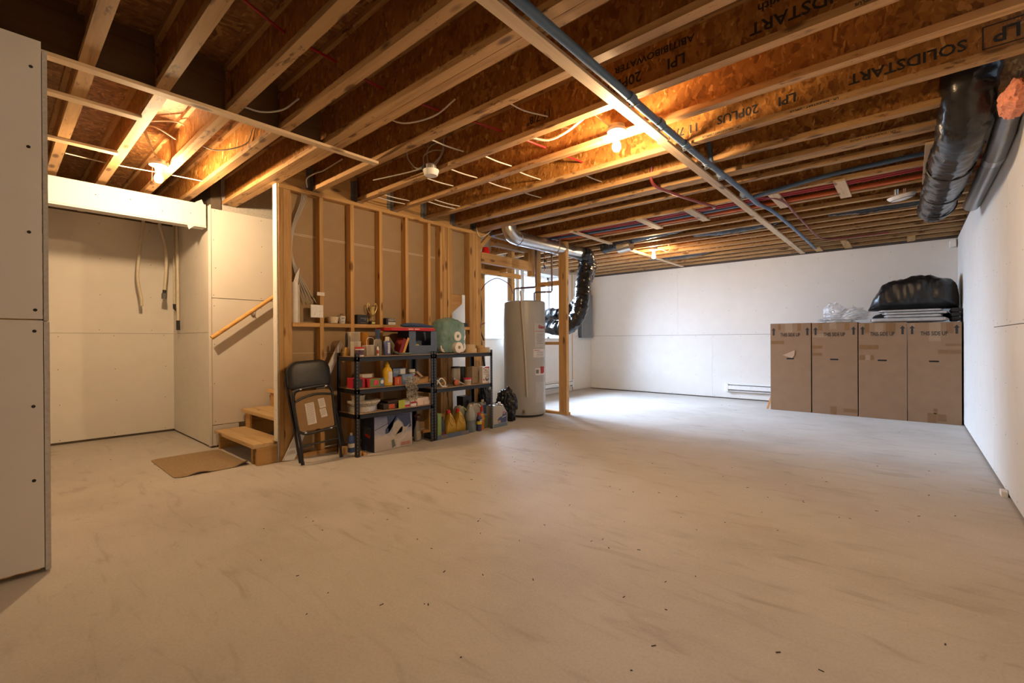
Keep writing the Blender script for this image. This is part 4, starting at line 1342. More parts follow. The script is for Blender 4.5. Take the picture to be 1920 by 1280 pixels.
# ---- floor below the second unit
t = thing('blue_tray', 'low blue cardboard tray holding bottles below the right unit', 'tray', (-4.045, 3.475, 0))
for b in ((-.12, .12, -.24, .24, 0, .004), (.116, .12, -.24, .24, .004, .05), (-.12, -.116, -.24, .24, .004, .05), (-.116, .116, -.24, -.236, .004, .05), (-.116, .116, .236, .24, .004, .05)):
    part('tray_wall', BLUEBOX, t, *b)
for y in (-.14, .17):
    part('printed_patch', C('dull_patch', (.20, .14, .12), .7), t, .1202, .1208, y - .05, y + .05, .012, .04)
t = carton('green_carton', 'narrow green carton at the left end of the blue tray', 'box', (-4.0, 3.275, .0045), .13, .055, .285, C('leaf_green_card', (.20, .30, .09), .6), lid=False)
t = thing('dark_bottle', 'dark blue oil bottle in the tray left of the gold jugs', 'bottle', (-3.985, 3.347, .0045))
MB().lathe([(.032, 0), (.036, .006), (.036, .14), (.022, .19), (.018, .20), (.018, .235), (.015, .238)], n=20).build('bottle', C('dark_blue_bottle', (.03, .035, .06), .3), t, smooth=True)
MB().lathe([(.0364, .02), (.0364, .07)], n=20).build('label_band', C('maroon_band', (.16, .03, .03), .5, var=.4), t, smooth=True)

def oil_jug(label, loc, mat, capmat, w=.19, d=.085, h=.29, rz=0.0, group=None, body_bulge=0):
    """jug with handle hole and offset neck; profile in y-z"""
    t = thing('oil_jug', label, 'jug', loc, rz, group)
    hw = w / 2
    prof = [(-hw, 0), (hw, 0), (hw, h * .42), (hw * .75, h * .62), (hw * .25, h * .84), (-hw * .10, h * .93), (-hw * .42, h * .93), (-hw * .50, h * .80), (-hw * .72, h * .62), (-hw, h * .42)]
    m = MB()
    rings = []
    for x, s in ((-d / 2, .90), (-d * .38, 1.0), (d * .38, 1.0), (d / 2, .90)):
        cy, cz = 0, h * .45
        rings.append([Vector((x, cy + (y - cy) * s, max(0, cz + (z - cz) * s))) for y, z in prof])
    m.loft(rings)
    m.build('body', mat, t, smooth=True)
    MB().lathe([(.018, h * .88), (.018, h * .94), (.023, h * .94), (.023, h * 1.05), (.020, h * 1.06)], (0, -hw * .25, 0), 16).build('cap', capmat, t, smooth=True)
    # oval grip ridge
    n = 20
    ring = [Vector((d / 2 * .96 + .002, hw * .02 + (hw * .55) * math.cos(2 * PI * k / n) * .8 + (h * .16) * math.sin(2 * PI * k / n) * -.35, h * .62 + h * .17 * math.sin(2 * PI * k / n))) for k in range(n + 1)]
    MB().tube(ring, .006, 7, cap=False).build('grip', mat, t, smooth=True)
    inner = [Vector((p.x - .004, hw * .02 + (p.y - hw * .02) * .85, h * .62 + (p.z - h * .62) * .85)) for p in ring[:-1]]
    MB().loft([inner, [p + Vector((.003, 0, 0)) for p in inner]]).build('grip_hollow', C('dark_gold', (.20, .115, .012), .35), t)
    return t
j1 = oil_jug('gold oil jug with red cap, nearer the shelf post', (-3.985, 3.460, .0045), GOLD, RED, w=.138, h=.285, group='gold oil jugs in the tray')
j2 = oil_jug('gold oil jug with red cap, at the right of the tray', (-3.99, 3.612, .0045), GOLD, RED, w=.152, h=.285, group='gold oil jugs in the tray')
printed(j2, C('red_blue_label', (.20, .06, .12), .5, var=.6, scale=50), -.07, -.035, .05, .12, .0402)

def fat_jug(label, loc, mat, capmat, r=(.075, .085), h=.30, wavy=.12, rz=0, base=None):
    t = thing('plastic_jug', label, 'jug', loc, rz)
    prof = [(.85, 0), (1.0, .03), (1.02, .20), (.86, .38), (1.0, .52), (.92, .66), (.62, .82), (.34, .92), (.30, .94)]
    MB().lathe([(a * r[1], b * h) for a, b in prof], n=22, sx=r[0] / r[1]).build('body', mat, t, smooth=True)
    MB().lathe([(.020, .94 * h), (.021, h), (.019, h * 1.01)], n=16).build('cap', capmat, t, smooth=True)
    if base:
        MB().lathe([(.86 * r[1], -.0005), (1.005 * r[1], .03 * h), (1.025 * r[1], .20 * h), (.87 * r[1], .38 * h), (.93 * r[1], .44 * h)], n=22, sx=r[0] / r[1]).build('liquid_level', base, t, smooth=True)
    return t
fat_jug('grey wavy jug with cream cap standing right of the tray', (-4.0, 3.806, 0), GREYJ, CREAM, (.065, .070), .325, base=C('grey_blue_fill', (.14, .18, .19), .35))
def handle_jug(label, loc, mat, w, d, h, capmat, capy=.3, slope=True, rz=0.0):
    t = thing('handled_jug', label, 'jug', loc, rz)
    hw = w / 2
    prof = [(-hw, 0), (hw, 0), (hw, h * .55), (hw * .55, h * .80), (hw * .42, h * .92), (hw * .15, h * .92), (hw * .10, h * .86), (-hw * .5, h * .92), (-hw * .95, h * .92), (-hw, h * .86)] if slope else \
           [(-hw, 0), (hw, 0), (hw, h * .5), (hw * .75, h * .8), (hw * .3, h * .97), (-hw * .3, h * .97), (-hw * .75, h * .8), (-hw, h * .5)]
    rings = []
    for x, s in ((-d / 2, .94), (-d * .42, 1.0), (d * .42, 1.0), (d / 2, .94)):
        rings.append([Vector((x, y * s, max(0, h * .45 + (z - h * .45) * s))) for y, z in prof])
    MB().loft(rings).build('body', mat, t, smooth=True)
    cy = hw * .28 if slope else 0
    MB().lathe([(.019, h * .91), (.019, h), (.017, h * 1.005)], (0, cy, 0), 14).build('cap', capmat, t, smooth=True)
    return t
t = handle_jug('greenish white handled jug behind the aerosol cans', (-4.19, 3.80, 0), C('greenish_jug', (.38, .39, .28), .4), .17, .11, .30, GREYJ, slope=False)
MB().tube(bez([(.057, .03, .27), (.066, .065, .21), (.062, .075, .14)], 6), .012, 8).build('handle', C('lime_grip', (.36, .40, .16), .4), t, smooth=True)
t = handle_jug('tall white jug with pale handle between the shelf posts', (-4.15, 4.0, 0), C('milky_jug', (.46, .44, .39), .4), .20, .11, .32, C('blue_grey_cap', (.16, .19, .24), .4), slope=False)
MB().tube(bez([(.057, .03, .30), (.068, .075, .24), (.062, .088, .15)], 6), .012, 8).build('handle', C('pale_grip', (.62, .60, .55), .4), t, smooth=True)
t = thing('lubricant_can', 'slim blue lubricant can with yellow disc and red cap', 'can', (-3.958, 3.913, 0))
MB().lathe([(.030, 0), (.032, .004), (.032, .165), (.020, .182), (.020, .19)], n=22).build('can', C('lubricant_navy', (.045, .055, .16), .35), t, smooth=True)
MB().lathe([(.0325, .075), (.0325, .15)], n=22).build('dark_band', C('can_black', (.012, .012, .016), .4), t, smooth=True)
MB().lathe([(.0329, .082), (.0329, .120)], n=22).build('yellow_band', C('can_yellow', (.62, .52, .03), .4), t, smooth=True)
MB().lathe([(.019, .19), (.019, .215), (.017, .222)], n=16).build('cap', RED, t, smooth=True)
part('logo_shield', WHT, t, .0325, .0332, -.021, .019, .113, .140)
text('logo', 'WD-40', .016, fx((.0336, -.001, .127)), INK, t, sx=.8)
t = thing('adhesive_bottle', 'orange glue remover bottle with pointed red nozzle', 'bottle', (-3.985, 3.985, 0))
MB().lathe([(.032, 0), (.036, .006), (.036, .185), (.026, .205)], n=22, sx=.7).build('bottle', C('orange_bottle', (.56, .17, .02), .35), t, smooth=True)
MB().lathe([(.0245, .205), (.022, .225)], n=16).build('collar', C('grey_collar', (.20, .22, .23), .4), t)
MB().lathe([(.020, .225), (.017, .265), (.008, .30), (.005, .302)], n=16).build('nozzle', RED, t, smooth=True)
MB().lathe([(.0363, .16), (.0363, .195)], n=22, sx=.7).build('yellow_band', C('logo_yellow', (.62, .45, .05), .4), t, smooth=True)
text('logo', 'GOO', .028, fx((.0262, 0, .172)), RED, t)
text('logo', 'GONE', .026, fx((.0262, 0, .135)), MATS['logo_yellow'], t, sx=.85)
text('splash', '!!', .03, fx((.0262, 0, .06)), C('brown_red_ink', (.30, .04, .01), .5), t)
t = handle_jug('short green tinted jug behind the orange bottle', (-4.045, 4.095, 0), C('green_tint_jug', (.15, .18, .12), .4), .085, .07, .17, GREYJ)
t = handle_jug('grey antifreeze jug with dark panel behind the shelf post', (-4.19, 4.185, 0), C('grey_washer_jug', (.25, .27, .27), .35), .14, .11, .33, CREAM)
printed(t, C('dark_panel', (.05, .075, .10), .5), -.055, .03, .16, .27, .0552)
t = handle_jug('white translucent jug with blue label at the end of the row', (-3.985, 4.265, 0), C('white_translucent', (.40, .385, .35), .35), .27, .12, .305, CREAM)
printed(t, C('blue_fluid', (.13, .20, .26), .35), -.127, .127, .004, .045, .0602)
MB().prism([(-.045, .05), (.105, .05), (.115, .07), (.115, .17), (.085, .19), (.045, .175), (.03, .13), (-.02, .125), (-.055, .10)], 0, .0604, .0612).build('label', C('blue_fluid_label', (.055, .085, .19), .4), t)
MB().prism(el(.065, .175, .032, .020, 14), 0, .0613, .0619).build('label_badge', C('pink_badge', (.38, .20, .28), .5), t)
MB().prism([(.03, .112), (.10, .128), (.10, .136), (.03, .120)], 0, .0613, .0619).build('label_stripe', WHT, t)
part('barcode', C('barcode_beige', (.42, .33, .26), .6), t, .0613, .0619, -.045, .0, .055, .085)

# ---- things on the stud ledge
LZ = 1.2785
t = thing('paper_roll', 'tall white paper roll standing on the ledge next to the cables', 'roll', (-4.375, 1.888, LZ))
MB().lathe([(.030, 0), (.030, .38), (.026, .381)], n=22).build('roll', WAXP, t, smooth=True)
MB().lathe([(.031, .0), (.031, .36)], (.004, .034, 0), 14, sx=.5, sy=.3).build('loose_sheet', C('cream_paper', (.62, .58, .50), .85), t, smooth=True)
MB().prism([(-.015, .37), (.03, .37), (.048, .52), (.035, .50), (.012, .46)], 0, .004, .006).build('torn_corner', WAXP, t)
t = thing('junction_box', 'white square electrical box cover screwed to the stud', 'switch box', (-4.327, 2.077, 1.330))
part('cover', WHITEP, t, -.010, .004, -.058, .066, 0, .124, bevel=.004)
part('box', GALV, t, -.05, -.011, -.045, .055, .01, .11)
m = MB()
for y, z in ((-.02, .045), (-.02, .028), (.03, .062), (.03, .03)):
    m.lathe([(.003, 0), (.003, .0006)], (.0042, y, z), 8, Matrix.Rotation(PI / 2, 4, 'Y'))
stuff(m.build('screws', C('slot_dark', (.10, .08, .06), .6), t))
t = tag(MB().box(-.002, .002, -.04, .034, 0, .034).build('paper_tag', PAPER), 'small white paper tag stuck on the stud above the box', 'tag')
t.location = (-4.325, 2.122, 1.545)
t = thing('ribbed_bowl', 'cream ribbed ramekin bowl on the stud ledge', 'bowl', (-4.36, 2.258, LZ))
n = 48
rings = []
for rr, z in ((.038, 0), (.044, .004), (.056, .058), (.058, .066), (.054, .066), (.05, .05), (.038, .008), (.004, .008)):
    rings.append([Vector((rr * (1 + (.03 if (k % 3 == 0 and .003 < z < .06) else 0)) * math.cos(2 * PI * k / n), rr * (1 + (.03 if (k % 3 == 0 and .003 < z < .06) else 0)) * math.sin(2 * PI * k / n), z)) for k in range(n)])
MB().loft(rings).build('bowl', CREAM, t, smooth=True)
t = thing('skull_mug', 'white mug with dark face print and wire handle on the ledge', 'mug', (-4.375, 2.362, LZ))
MB().lathe([(.028, 0), (.030, .004), (.036, .075), (.034, .078)], n=22).build('mug', C('white_ceramic', (.70, .66, .60), .3), t, smooth=True)
MB().tube(bez([(0, -.015, .078), (0, -.012, .098), (0, .012, .098), (0, .015, .078)], 6), .0025, 6).build('handle', BLACKP, t)
m = MB()
for a, z, r in ((-.28, .055, .006), (.12, .057, .006), (-.08, .04, .003), (-.3, .022, .003), (-.1, .020, .003), (.1, .022, .003)):
    m.lathe([(r, 0), (r, .002)], (0, 0, 0), 8, Matrix.Translation(((.031 + z * .05) * math.cos(a) - .0, (.031 + z * .05) * math.sin(a), z)) @ Matrix.Rotation(a, 4, 'Z') @ Matrix.Rotation(PI / 2, 4, 'Y'))
m.build('face_print', INK, t)
t = carton('black_gift_box', 'black cube box with small grey print left of the trophy', 'box', (-4.375, 2.575, LZ), .07, .115, .10, BLACKP)
m = MB()
for k in range(5):
    m.lathe([(.006, 0), (.006, .0006)], (.0352, -.015 + k * .014, .062), 8, Matrix.Rotation(PI / 2, 4, 'Y'))
m.box(.0351, .0356, .02, .045, .044, .050)
m.box(.0351, .0356, -.02, .04, .014, .018)
m.build('grey_print', C('grey_foil', (.16, .17, .19), .4), t)
t = thing('trophy', 'gold cup trophy with two tall handles on black base', 'trophy', (-4.365, 2.705, LZ))
part('base', BLACKP, t, -.026, .026, -.032, .032, 0, .036, bevel=.003)
part('plaque', C('gold_plaque', (.65, .50, .10), .35, metal=.5), t, .0262, .027, -.018, .022, .006, .028)
MB().lathe([(.018, .036), (.016, .040), (.006, .045), (.004, .075), (.008, .085), (.022, .10), (.026, .11), (.026, .165), (.036, .185), (.037, .19), (.030, .19)], n=24).build('cup', BRASS, t, smooth=True)
for s in (-1, 1):
    MB().tube(bez([(0, s * .024, .112), (0, s * .045, .145), (0, s * .060, .19), (0, s * .052, .222), (0, s * .040, .225), (0, s * .034, .205)], 6), .0042, 8).build('handle', BRASS, t, smooth=True)
t = carton('small_carton', 'small white and navy patterned carton on the ledge', 'box', (-4.37, 2.925, LZ), .06, .12, .075, C('navy_card2', (.03, .04, .08), .6))
printed(t, WHT, -.035, .058, .002, .032, .0302)
printed(t, C('navy_white_pattern', (.32, .30, .30), .6, var=.9, scale=45), -.035, .058, .042, .073, .0302)
t = thing('black_tray', 'flat black plastic case on the ledge right of the stud pack', 'case', (-4.365, 3.97, LZ))
part('case', BLACKP, t, -.04, .05, -.10, .10, 0, .05, bevel=.006)

# ------------------------------------------------------------------ water heater
WHx, WHy, WHr = -4.312, 5.215, .308
T = thing('water_heater', 'tall grey electric water heater beside the black shelf unit', 'water heater', (WHx, WHy, 0))
GREYE = pm('grey_heater_enamel', (.40, .395, .375), .38, var=.04, scale=4)
MB().lathe([(WHr - .01, .03), (WHr, .035), (WHr, 1.63), (WHr - .004, 1.655), (WHr - .02, 1.668), (.02, 1.675)], n=56).build('tank', GREYE, T, smooth=True)
MB().lathe([(WHr - .03, 0), (WHr - .012, .03)], n=40).build('base_ring', pm('dark_ring', (.05, .05, .05), .6), T, smooth=True)
MB().lathe([(WHr + .0015, .055), (WHr + .0015, .062)], n=56).build('seam_ring', pm('heater_seam', (.30, .30, .29), .4), T, smooth=True)
A0 = math.atan2(-WHy, -WHx)           # bearing of the viewer as seen from the tank
def onto(name, a0, a1, z0, z1, mat, parent=T, d=.0015, n=8):
    m = MB()
    vs, fs = [], []
    for k in range(n + 1):
        a = A0 + a0 + (a1 - a0) * k / n
        for rr in (WHr + d, WHr - .004):
            for z in (z0, z1):
                vs.append((rr * math.cos(a), rr * math.sin(a), z))
    for k in range(n):
        o = k * 4
        fs += [(o, o + 1, o + 5, o + 4), (o + 1, o + 3, o + 7, o + 5), (o, o + 4, o + 6, o + 2)]
    fs += [(0, 2, 3, 1), (n * 4, n * 4 + 1, n * 4 + 3, n * 4 + 2)]
    m.add(vs, fs)
    return m.build(name, mat, parent)
def on_text(s, a, z, size, mat, parent=T, sx=1.0, d=.0035):
    an = A0 + a
    nrm = Vector((math.cos(an), math.sin(an), 0))
    tan = Vector((-math.sin(an), math.cos(an), 0))
    p = nrm * (WHr + d)
    return text('lettering', s, size, face((p.x, p.y, z), tan, (0, 0, 1)), mat, parent, sx=sx)
plate = onto('cover_plate', .48, 1.25, 1.00, 1.345, pm('pale_heater_plate', (.48, .47, .45), .4), d=.004)
onto('red_line', .52, 1.2, 1.225, 1.231, pm('label_red', (.45, .02, .03), .5), plate, .005)
on_text('Giant', .92, 1.29, .072, MATS['label_red'], plate, d=.007)
for k in range(7):
    onto('print_line', .62, 1.12 - (k % 3) * .08, 1.185 - k * .022, 1.190 - k * .022, pm('label_grey_ink', (.16, .15, .15), .7), plate, .005)
lab = onto('rating_label', .43, 1.25, .855, .975, pm('label_white', (.66, .65, .62), .6), d=.002)
onto('red_print', .47, .75, .950, .958, MATS['label_red'], lab, .003)
for k in range(4):
    onto('print_line', .6, 1.1, .875 + k * .018, .879 + k * .018, MATS['label_grey_ink'], lab, .003)
eg = onto('energy_sticker', .52, 1.2, .60, .70, MATS['label_white'], d=.002)
on_text('H', .95, .67, .12, MATS['label_red'], eg, d=.012)
onto('sticker_ring', .85, 1.1, .62, .72, MATS['label_red'], eg, .003)
onto('sticker_print', .56, .72, .625, .68, MATS['label_grey_ink'], eg, .003)
low = onto('cover_plate', .50, 1.25, .205, .50, MATS['pale_heater_plate'], d=.004)
an = A0 - .03
nv = Vector((math.cos(an), math.sin(an), 0))
MB().tube([nv * (WHr - .005) + Vector((0, 0, .095)), nv * (WHr + .05) + Vector((0, 0, .095))], .016, 12).build('drain_valve', BRASS, T, smooth=True)
MB().tube([nv * (WHr + .045) + Vector((0, 0, .115)), nv * (WHr + .045) + Vector((0, 0, .075))], .02, 10).build('valve_knob', pm('dark_brass', (.22, .14, .05), .5), T)
# discharge pipe down the front
a = A0 - .12
p0 = Vector((WHr + .025) * Vector((math.cos(a), math.sin(a), 0)))
MB().tube(bez([p0 + Vector((.0, -.02, 1.80)), p0 + Vector((0, .0, 1.62)), (WHr + .022) * Vector((math.cos(A0 + .02), math.sin(A0 + .02), 0)) + Vector((0, 0, .9)), (WHr + .02) * Vector((math.cos(A0 + .10), math.sin(A0 + .10), 0)) + Vector((0, 0, .30))], 8), .014, 10).build('discharge_pipe', pm('beige_pvc', (.52, .46, .36), .5), T, smooth=True)
# copper and plastic supply pipes over the tank
def pipe(name, pts, r, mat, parent=T, n=10):
    return MB().tube([Vector(p) - Vector((WHx, WHy, 0)) for p in pts], r, n).build(name, mat, parent, smooth=True)
DKP = pm('dark_pipe', (.13, .09, .075), .4, .5)
pipe('supply_pipe', [(-4.45, 5.15, 1.668), (-4.45, 5.15, 1.86), (-4.43, 5.16, 1.875), (-4.18, 5.30, 1.885), (-4.165, 5.31, 1.90), (-4.165, 5.31, 2.545)], .013, DKP)
pipe('supply_pipe', [(-4.22, 5.34, 1.668), (-4.22, 5.34, 1.80), (-4.20, 5.35, 1.815), (-4.02, 5.50, 1.82), (-4.015, 5.505, 1.84), (-4.015, 5.505, 2.40)], .013, DKP)
pipe('supply_pipe', [(-4.10, 5.44, 2.545), (-4.10, 5.44, 2.13)], .009, COPPER)
pipe('valve_body', [(-4.14, 5.42, 2.17), (-4.04, 5.48, 2.17)], .018, GALV)
pipe('valve_handle', [(-4.085, 5.44, 2.17), (-4.085, 5.40, 2.22)], .012, pm('blue_valve', (.08, .14, .30), .4))
pipe('shock_arrester', [(-4.09, 5.45, 2.26), (-4.09, 5.45, 2.31)], .024, BLACKP)

# black rubbish bags beside the heater
t = thing('rubbish_bag', 'full black rubbish bag slumped against the water heater', 'bag', (-4.15, 4.63, 0))
blob((.15, .135, .225), 21, .14, 1.5, 5, fold=.24, shape=lambda q: Vector((q.x, q.y + .18 * max(0, -q.z), q.z))).build('bag', POLY, t, smooth=True)
t = thing('rubbish_bag', 'crumpled black plastic bag hanging behind the shelf end', 'bag', (-4.29, 4.35, 0))
blob((.08, .10, .27), 23, .15, 2.0, 5, True, fold=.3).build('bag', POLY, t, smooth=True)
t = thing('leaning_pole', 'thin black pole leaning behind the shelf end', 'pole', (-4.45, 4.42, 0))
MB().tube([(.02, .22, .0), (.02, .0, 1.10), (.02, -.10, 1.60)], .014, 8).build('pole', BLACKP, t)
t = thing('leaning_board', 'dull mauve grey board leaning behind the black pole', 'board', (-4.47, 4.40, 0))
MB().prism([(.16, .0), (.26, .0), (.02, 1.30), (-.05, 1.30)], 0, -.006, .006).build('board', pm('mauve_board', (.27, .20, .18), .8), t)
t = thing('red_cup', 'red plastic cup lying on the stair landing beam', 'cup', (-4.39, 4.485, 2.291))
MB().lathe([(.055, 0), (.060, .004), (.042, .085), (.040, .088)], n=18).build('cup', pm('bright_red_plastic', (.75, .02, .015), .35), t, smooth=True)

# loose wiring in the utility corner
def cable(name, label, pts, r=.004, mat=CABLE, cat='cable', group=None, n=8, sides=6):
    o = MB().tube(bez(pts, n), r, sides).build(name, mat, smooth=True)
    return tag(o, label, cat, group)
DKC = pm('dark_wire', (.025, .02, .025), .5)
MAR = pm('maroon_wire', (.16, .03, .035), .5)
cable('hanging_wire', 'maroon wire looping above the shelf toward the heater', [(-4.75, 4.45, 1.92), (-4.78, 4.62, 1.80), (-4.77, 4.72, 1.79), (-4.74, 4.85, 1.95), (-4.65, 5.0, 2.03), (-4.50, 5.1, 1.93), (-4.46, 5.13, 1.80)], .006, MAR, 'wire')
cable('hanging_wire', 'maroon wire sagging lower between post and heater', [(-4.75, 4.40, 1.28), (-4.76, 4.55, 1.27), (-4.74, 4.70, 1.32), (-4.72, 4.80, 1.36)], .006, MAR, 'wire')
cable('hanging_wire', 'thin black wire trailing down the bright utility wall', [(-4.9, 4.72, 1.75), (-4.9, 4.73, 1.5), (-4.9, 4.70, 1.22), (-4.9, 4.78, 1.0), (-4.9, 4.90, .85), (-4.9, 4.92, .72), (-4.9, 4.80, .55)], .004, DKC, 'wire')
cable('hanging_wire', 'black wire bundle hanging next to the timber posts', [(-4.45, 4.40, 2.10), (-4.46, 4.44, 1.8), (-4.46, 4.47, 1.5), (-4.45, 4.44, 1.25), (-4.42, 4.47, 1.1)], .010, DKC, 'wire')
# white vent pipes behind the heater
for y, l in ((6.05, 'leftmost of three pale vertical vent pipes behind heater'), (6.18, 'middle one of three pale vertical vent pipes'), (6.32, 'rightmost of three pale vertical vent pipes')):
    t = thing('vent_pipe', l, 'pipe', (-5.28, y, 0), group='pale vent pipes')
    MB().tube([(0, 0, 0), (0, 0, 2.54)], .04, 16).build('pipe', pm('pale_grey_pvc', (.60, .61, .60), .35), t, smooth=True)
    MB().tube([(0, 0, 1.98), (0, 0, 2.06)], .048, 16).build('coupling', MATS['pale_grey_pvc'], t, smooth=True)

# ------------------------------------------------------------------ ducts
t = thing('metal_duct', 'shiny round galvanised duct hung under the joists', 'duct', (-3.86, 4.40, 2.44))
dr = .093
MB().tube(bez([(-.02, -.01, .30), (-.02, -.01, .10), (-.02, .06, .02), (-.01, .16, -.005)], 4), dr, 24).build('elbow', GALV, t, smooth=True)
P = [Vector((-.01, .15 + k * .1, -.005 + .001 * k)) for k in range(16)]
MB().tube(P, dr, 28).build('straight_run', GALV, t, smooth=True)
for k in (0, 8, 15):
    c = P[k]
    MB().tube([c, c + Vector((0, .012, 0))], dr + .003, 28).build('seam_ring', GALV, t, smooth=True)
MB().tube([Vector((-.02, -.01, .30)), Vector((-.02, -.01, .11))], dr + .006, 20).build('foil_tape', pm('foil', (.66, .62, .56), .3, .9, bmp=.6), t, smooth=True)
m = MB()
n = 20
m.tube([Vector((-.01 + (dr + .004) * math.cos(q * PI / n - .0), .98, .003 + -(dr + .004) * math.sin(q * PI / n))) for q in range(n + 1)], .006, 6)
m.box(-.012 - dr, -.004 - dr, .965, .995, 0, .105)
m.box(-.016 + dr, -.008 + dr, .965, .995, 0, .105)
m.build('hanger_strap', GALV, t)

t = thing('insulated_duct', 'black sleeved flexible duct sagging down behind the timber post', 'duct', (-3.75, 6.0, 2.40))
duct_path([(-.10, .075, .035), (-.07, .17, .01), (-.10, .21, -.13), (-.12, .15, -.40), (-.11, .09, -.65), (-.13, .03, -.88), (-.24, -.01, -1.05), (-.45, .0, -1.11), (-.7, .05, -1.08), (-.95, .12, -1.0)], .118, 18, .012, .07, .020, 3).build('sleeve', DUCTB, t, smooth=True)
t = thing('insulated_duct', 'second black sleeved duct dropping diagonally between post and duct', 'duct', (-3.92, 6.16, 2.34))
duct_path([(-.04, .36, .05), (-.06, .35, -.12), (-.11, .30, -.35), (-.19, .24, -.58), (-.32, .20, -.74), (-.54, .20, -.80), (-.85, .25, -.78)], .095, 16, .012, .07, .020, 5).build('sleeve', DUCTB, t, smooth=True)
t = thing('insulated_duct', 'black sleeved duct running up into the joist bay', 'duct', (-3.50, 6.20, 2.62))
duct_path([(-.05, -.02, -.09), (.15, .0, -.04), (.5, .0, .02), (1.0, .0, .05), (1.4, .0, .10)], .115, 16, .03, .07, .015, 7).build('sleeve', DUCTB, t, smooth=True)
MB().tube([(.22, .0, -.14), (.42, .0, -.12)], .09, 16).build('foil_tape', MATS['foil'], t)
for (x, y, l, yy) in ((-2.3, 6.58, 'dark duct sleeve tucked in the bay left of far bulb', .06), (-3.6, 8.0, 'long black duct sleeve in a joist bay near the back wall', .0), (-.72, 6.58, 'black duct sleeve inside the joist bay by the smoke detector', .0)):
    t = thing('insulated_duct', l, 'duct', (x, y, 2.66))
    duct_path([(0, 0, 0), (.4, 0, -.03), (.9, 0, -.02), (1.1, 0, .04)], .10, 14, .03, .07, .012, x * 7).build('sleeve', DUCTB, t, smooth=True)

# right-hand duct pair under the joists
t = thing('insulated_duct', 'glossy black insulated duct hung along the right wall', 'duct', (.203, 3.2, 2.42))
duct_path([(.08, .62, .33), (.07, .66, .20), (.06, .76, .06), (.05, .95, -.02), (.03, 1.25, -.045), (.02, 1.65, -.06), (.01, 2.05, -.05), (.0, 2.45, -.045), (-.01, 2.85, -.05), (-.02, 3.02, -.02)], .128, 24, .02, .33, .012, 2).build('sleeve', DUCTB, t, smooth=True)
for y in (1.40, 2.16, 2.72):
    n = 24
    m = MB()
    m.tube([Vector((.025 - (y - 1.4) * .017 + .131 * math.cos(2 * PI * k / n), y + .015 * math.sin(2 * PI * k / n), -.05 + .131 * math.sin(2 * PI * k / n))) for k in range(n + 1)], .006, 6)
    m.build('tie_band', BLACKP, t)
t = thing('metal_duct', 'grey metal duct pipe clamped against the right wall', 'duct', (.449, 3.98, 2.37))
MB().tube([(.0, 0, .10), (.0, .25, .03), (.0, .6, .0), (.0, 2.2, .0), (.0, 2.3, .03)], .058, 22).build('pipe', pm('dull_grey_duct', (.34, .35, .36), .3, .8), t, smooth=True)
MB().tube([(.0, .60, .0), (.0, .72, .0)], .061, 22).build('clamp_band', GALV, t, smooth=True)
t = thing('insulation_batt', 'pink fibreglass insulation tuck hanging at the right wall top', 'insulation', (.44, 3.70, 2.325))
blob((.066, .20, .075), 31, .2, 2.2, 4, False, .25).build('batt', pm('pink_fibreglass', (.72, .27, .16), .95, var=.25, scale=60, bmp=.8), t, smooth=True)

# ------------------------------------------------------------------ pipes and tubes under and between joists
t = thing('blue_pipe', 'long blue plastic pipe slung beneath the joists beside the strap', 'pipe', (-1.21, .8, 2.50))
PP = [Vector((0, 0, 0)), Vector((0, 1.0, 0)), Vector((-.005, 2.0, 0)), Vector((.0, 2.75, 0)), Vector((.02, 3.4, .0)), Vector((.03, 4.0, .0)), Vector((.03, 4.45, .0))]
MB().tube(bez(PP, 6), .023, 14).build('pipe', BLUEP, t, smooth=True)
for y in (1.64, 2.05, 2.48, 2.95, 3.30, 4.0):
    MB().tube([(.001, y - .03, 0), (.001, y + .03, 0)], .027, 14).build('coupling', BLUEP, t, smooth=True)
    m = MB()
    m.box(-.035, -.025, y + .045, y + .06, -.02, .046)
    m.box(-.035, .03, y + .049, y + .056, -.028, -.0245)
    m.build('pipe_strap', BLACKP, t)
MB().tube([(.005, 3.04, .0), (-.01, 3.06, .10), (-.03, 3.08, .22)], .018, 10).build('branch', BLUEP, t, smooth=True)
cable('blue_hose', 'thin blue tube continuing toward the back wall beside the strap', [(-1.18, 5.25, 2.50), (-1.18, 5.42, 2.52), (-1.14, 5.7, 2.515), (-1.12, 6.5, 2.515), (-1.11, 7.6, 2.515), (-1.11, 8.4, 2.515), (-1.11, 8.6, 2.54)], .019, BLUEP, 'pipe', sides=10)
cable('blue_hose', 'blue pipe branching toward the right wall beside a joist', [(-1.16, 4.98, 2.51), (-1.0, 5.05, 2.55), (-.6, 5.07, 2.60), (0.0, 5.07, 2.62), (.45, 5.07, 2.63)], .020, BLUEP, 'pipe', sides=10)
cable('blue_hose', 'dark blue tube lying along the bay on the short boards', [(-4.2, 5.42, 2.60), (-3.4, 5.42, 2.575), (-2.4, 5.42, 2.567), (-1.84, 5.42, 2.567), (-1.25, 5.40, 2.567)], .022, BLUEP, 'pipe', sides=10)
for k, (y, r, l) in enumerate(((5.24, .015, 'red water tube nearest the viewer in the tube bay'), (5.31, .015, 'red water tube in the middle of the tube bay'))):
    cable('red_tube', l, [(-4.3, y, 2.60), (-3.3, y, 2.575), (-2.4, y, 2.56), (-1.84, y, 2.56), (-1.2, y, 2.56), (-.48, y, 2.56), (.45, y, 2.575)], r, REDT, 'tube', 'red water tubes', sides=8)
cable('orange_tube', 'orange pipe running the length of the tube bay', [(-4.3, 5.56, 2.61), (-3.3, 5.56, 2.58), (-2.4, 5.56, 2.567), (-1.0, 5.56, 2.567), (.45, 5.56, 2.575)], .022, ORANGET, 'tube', sides=10)
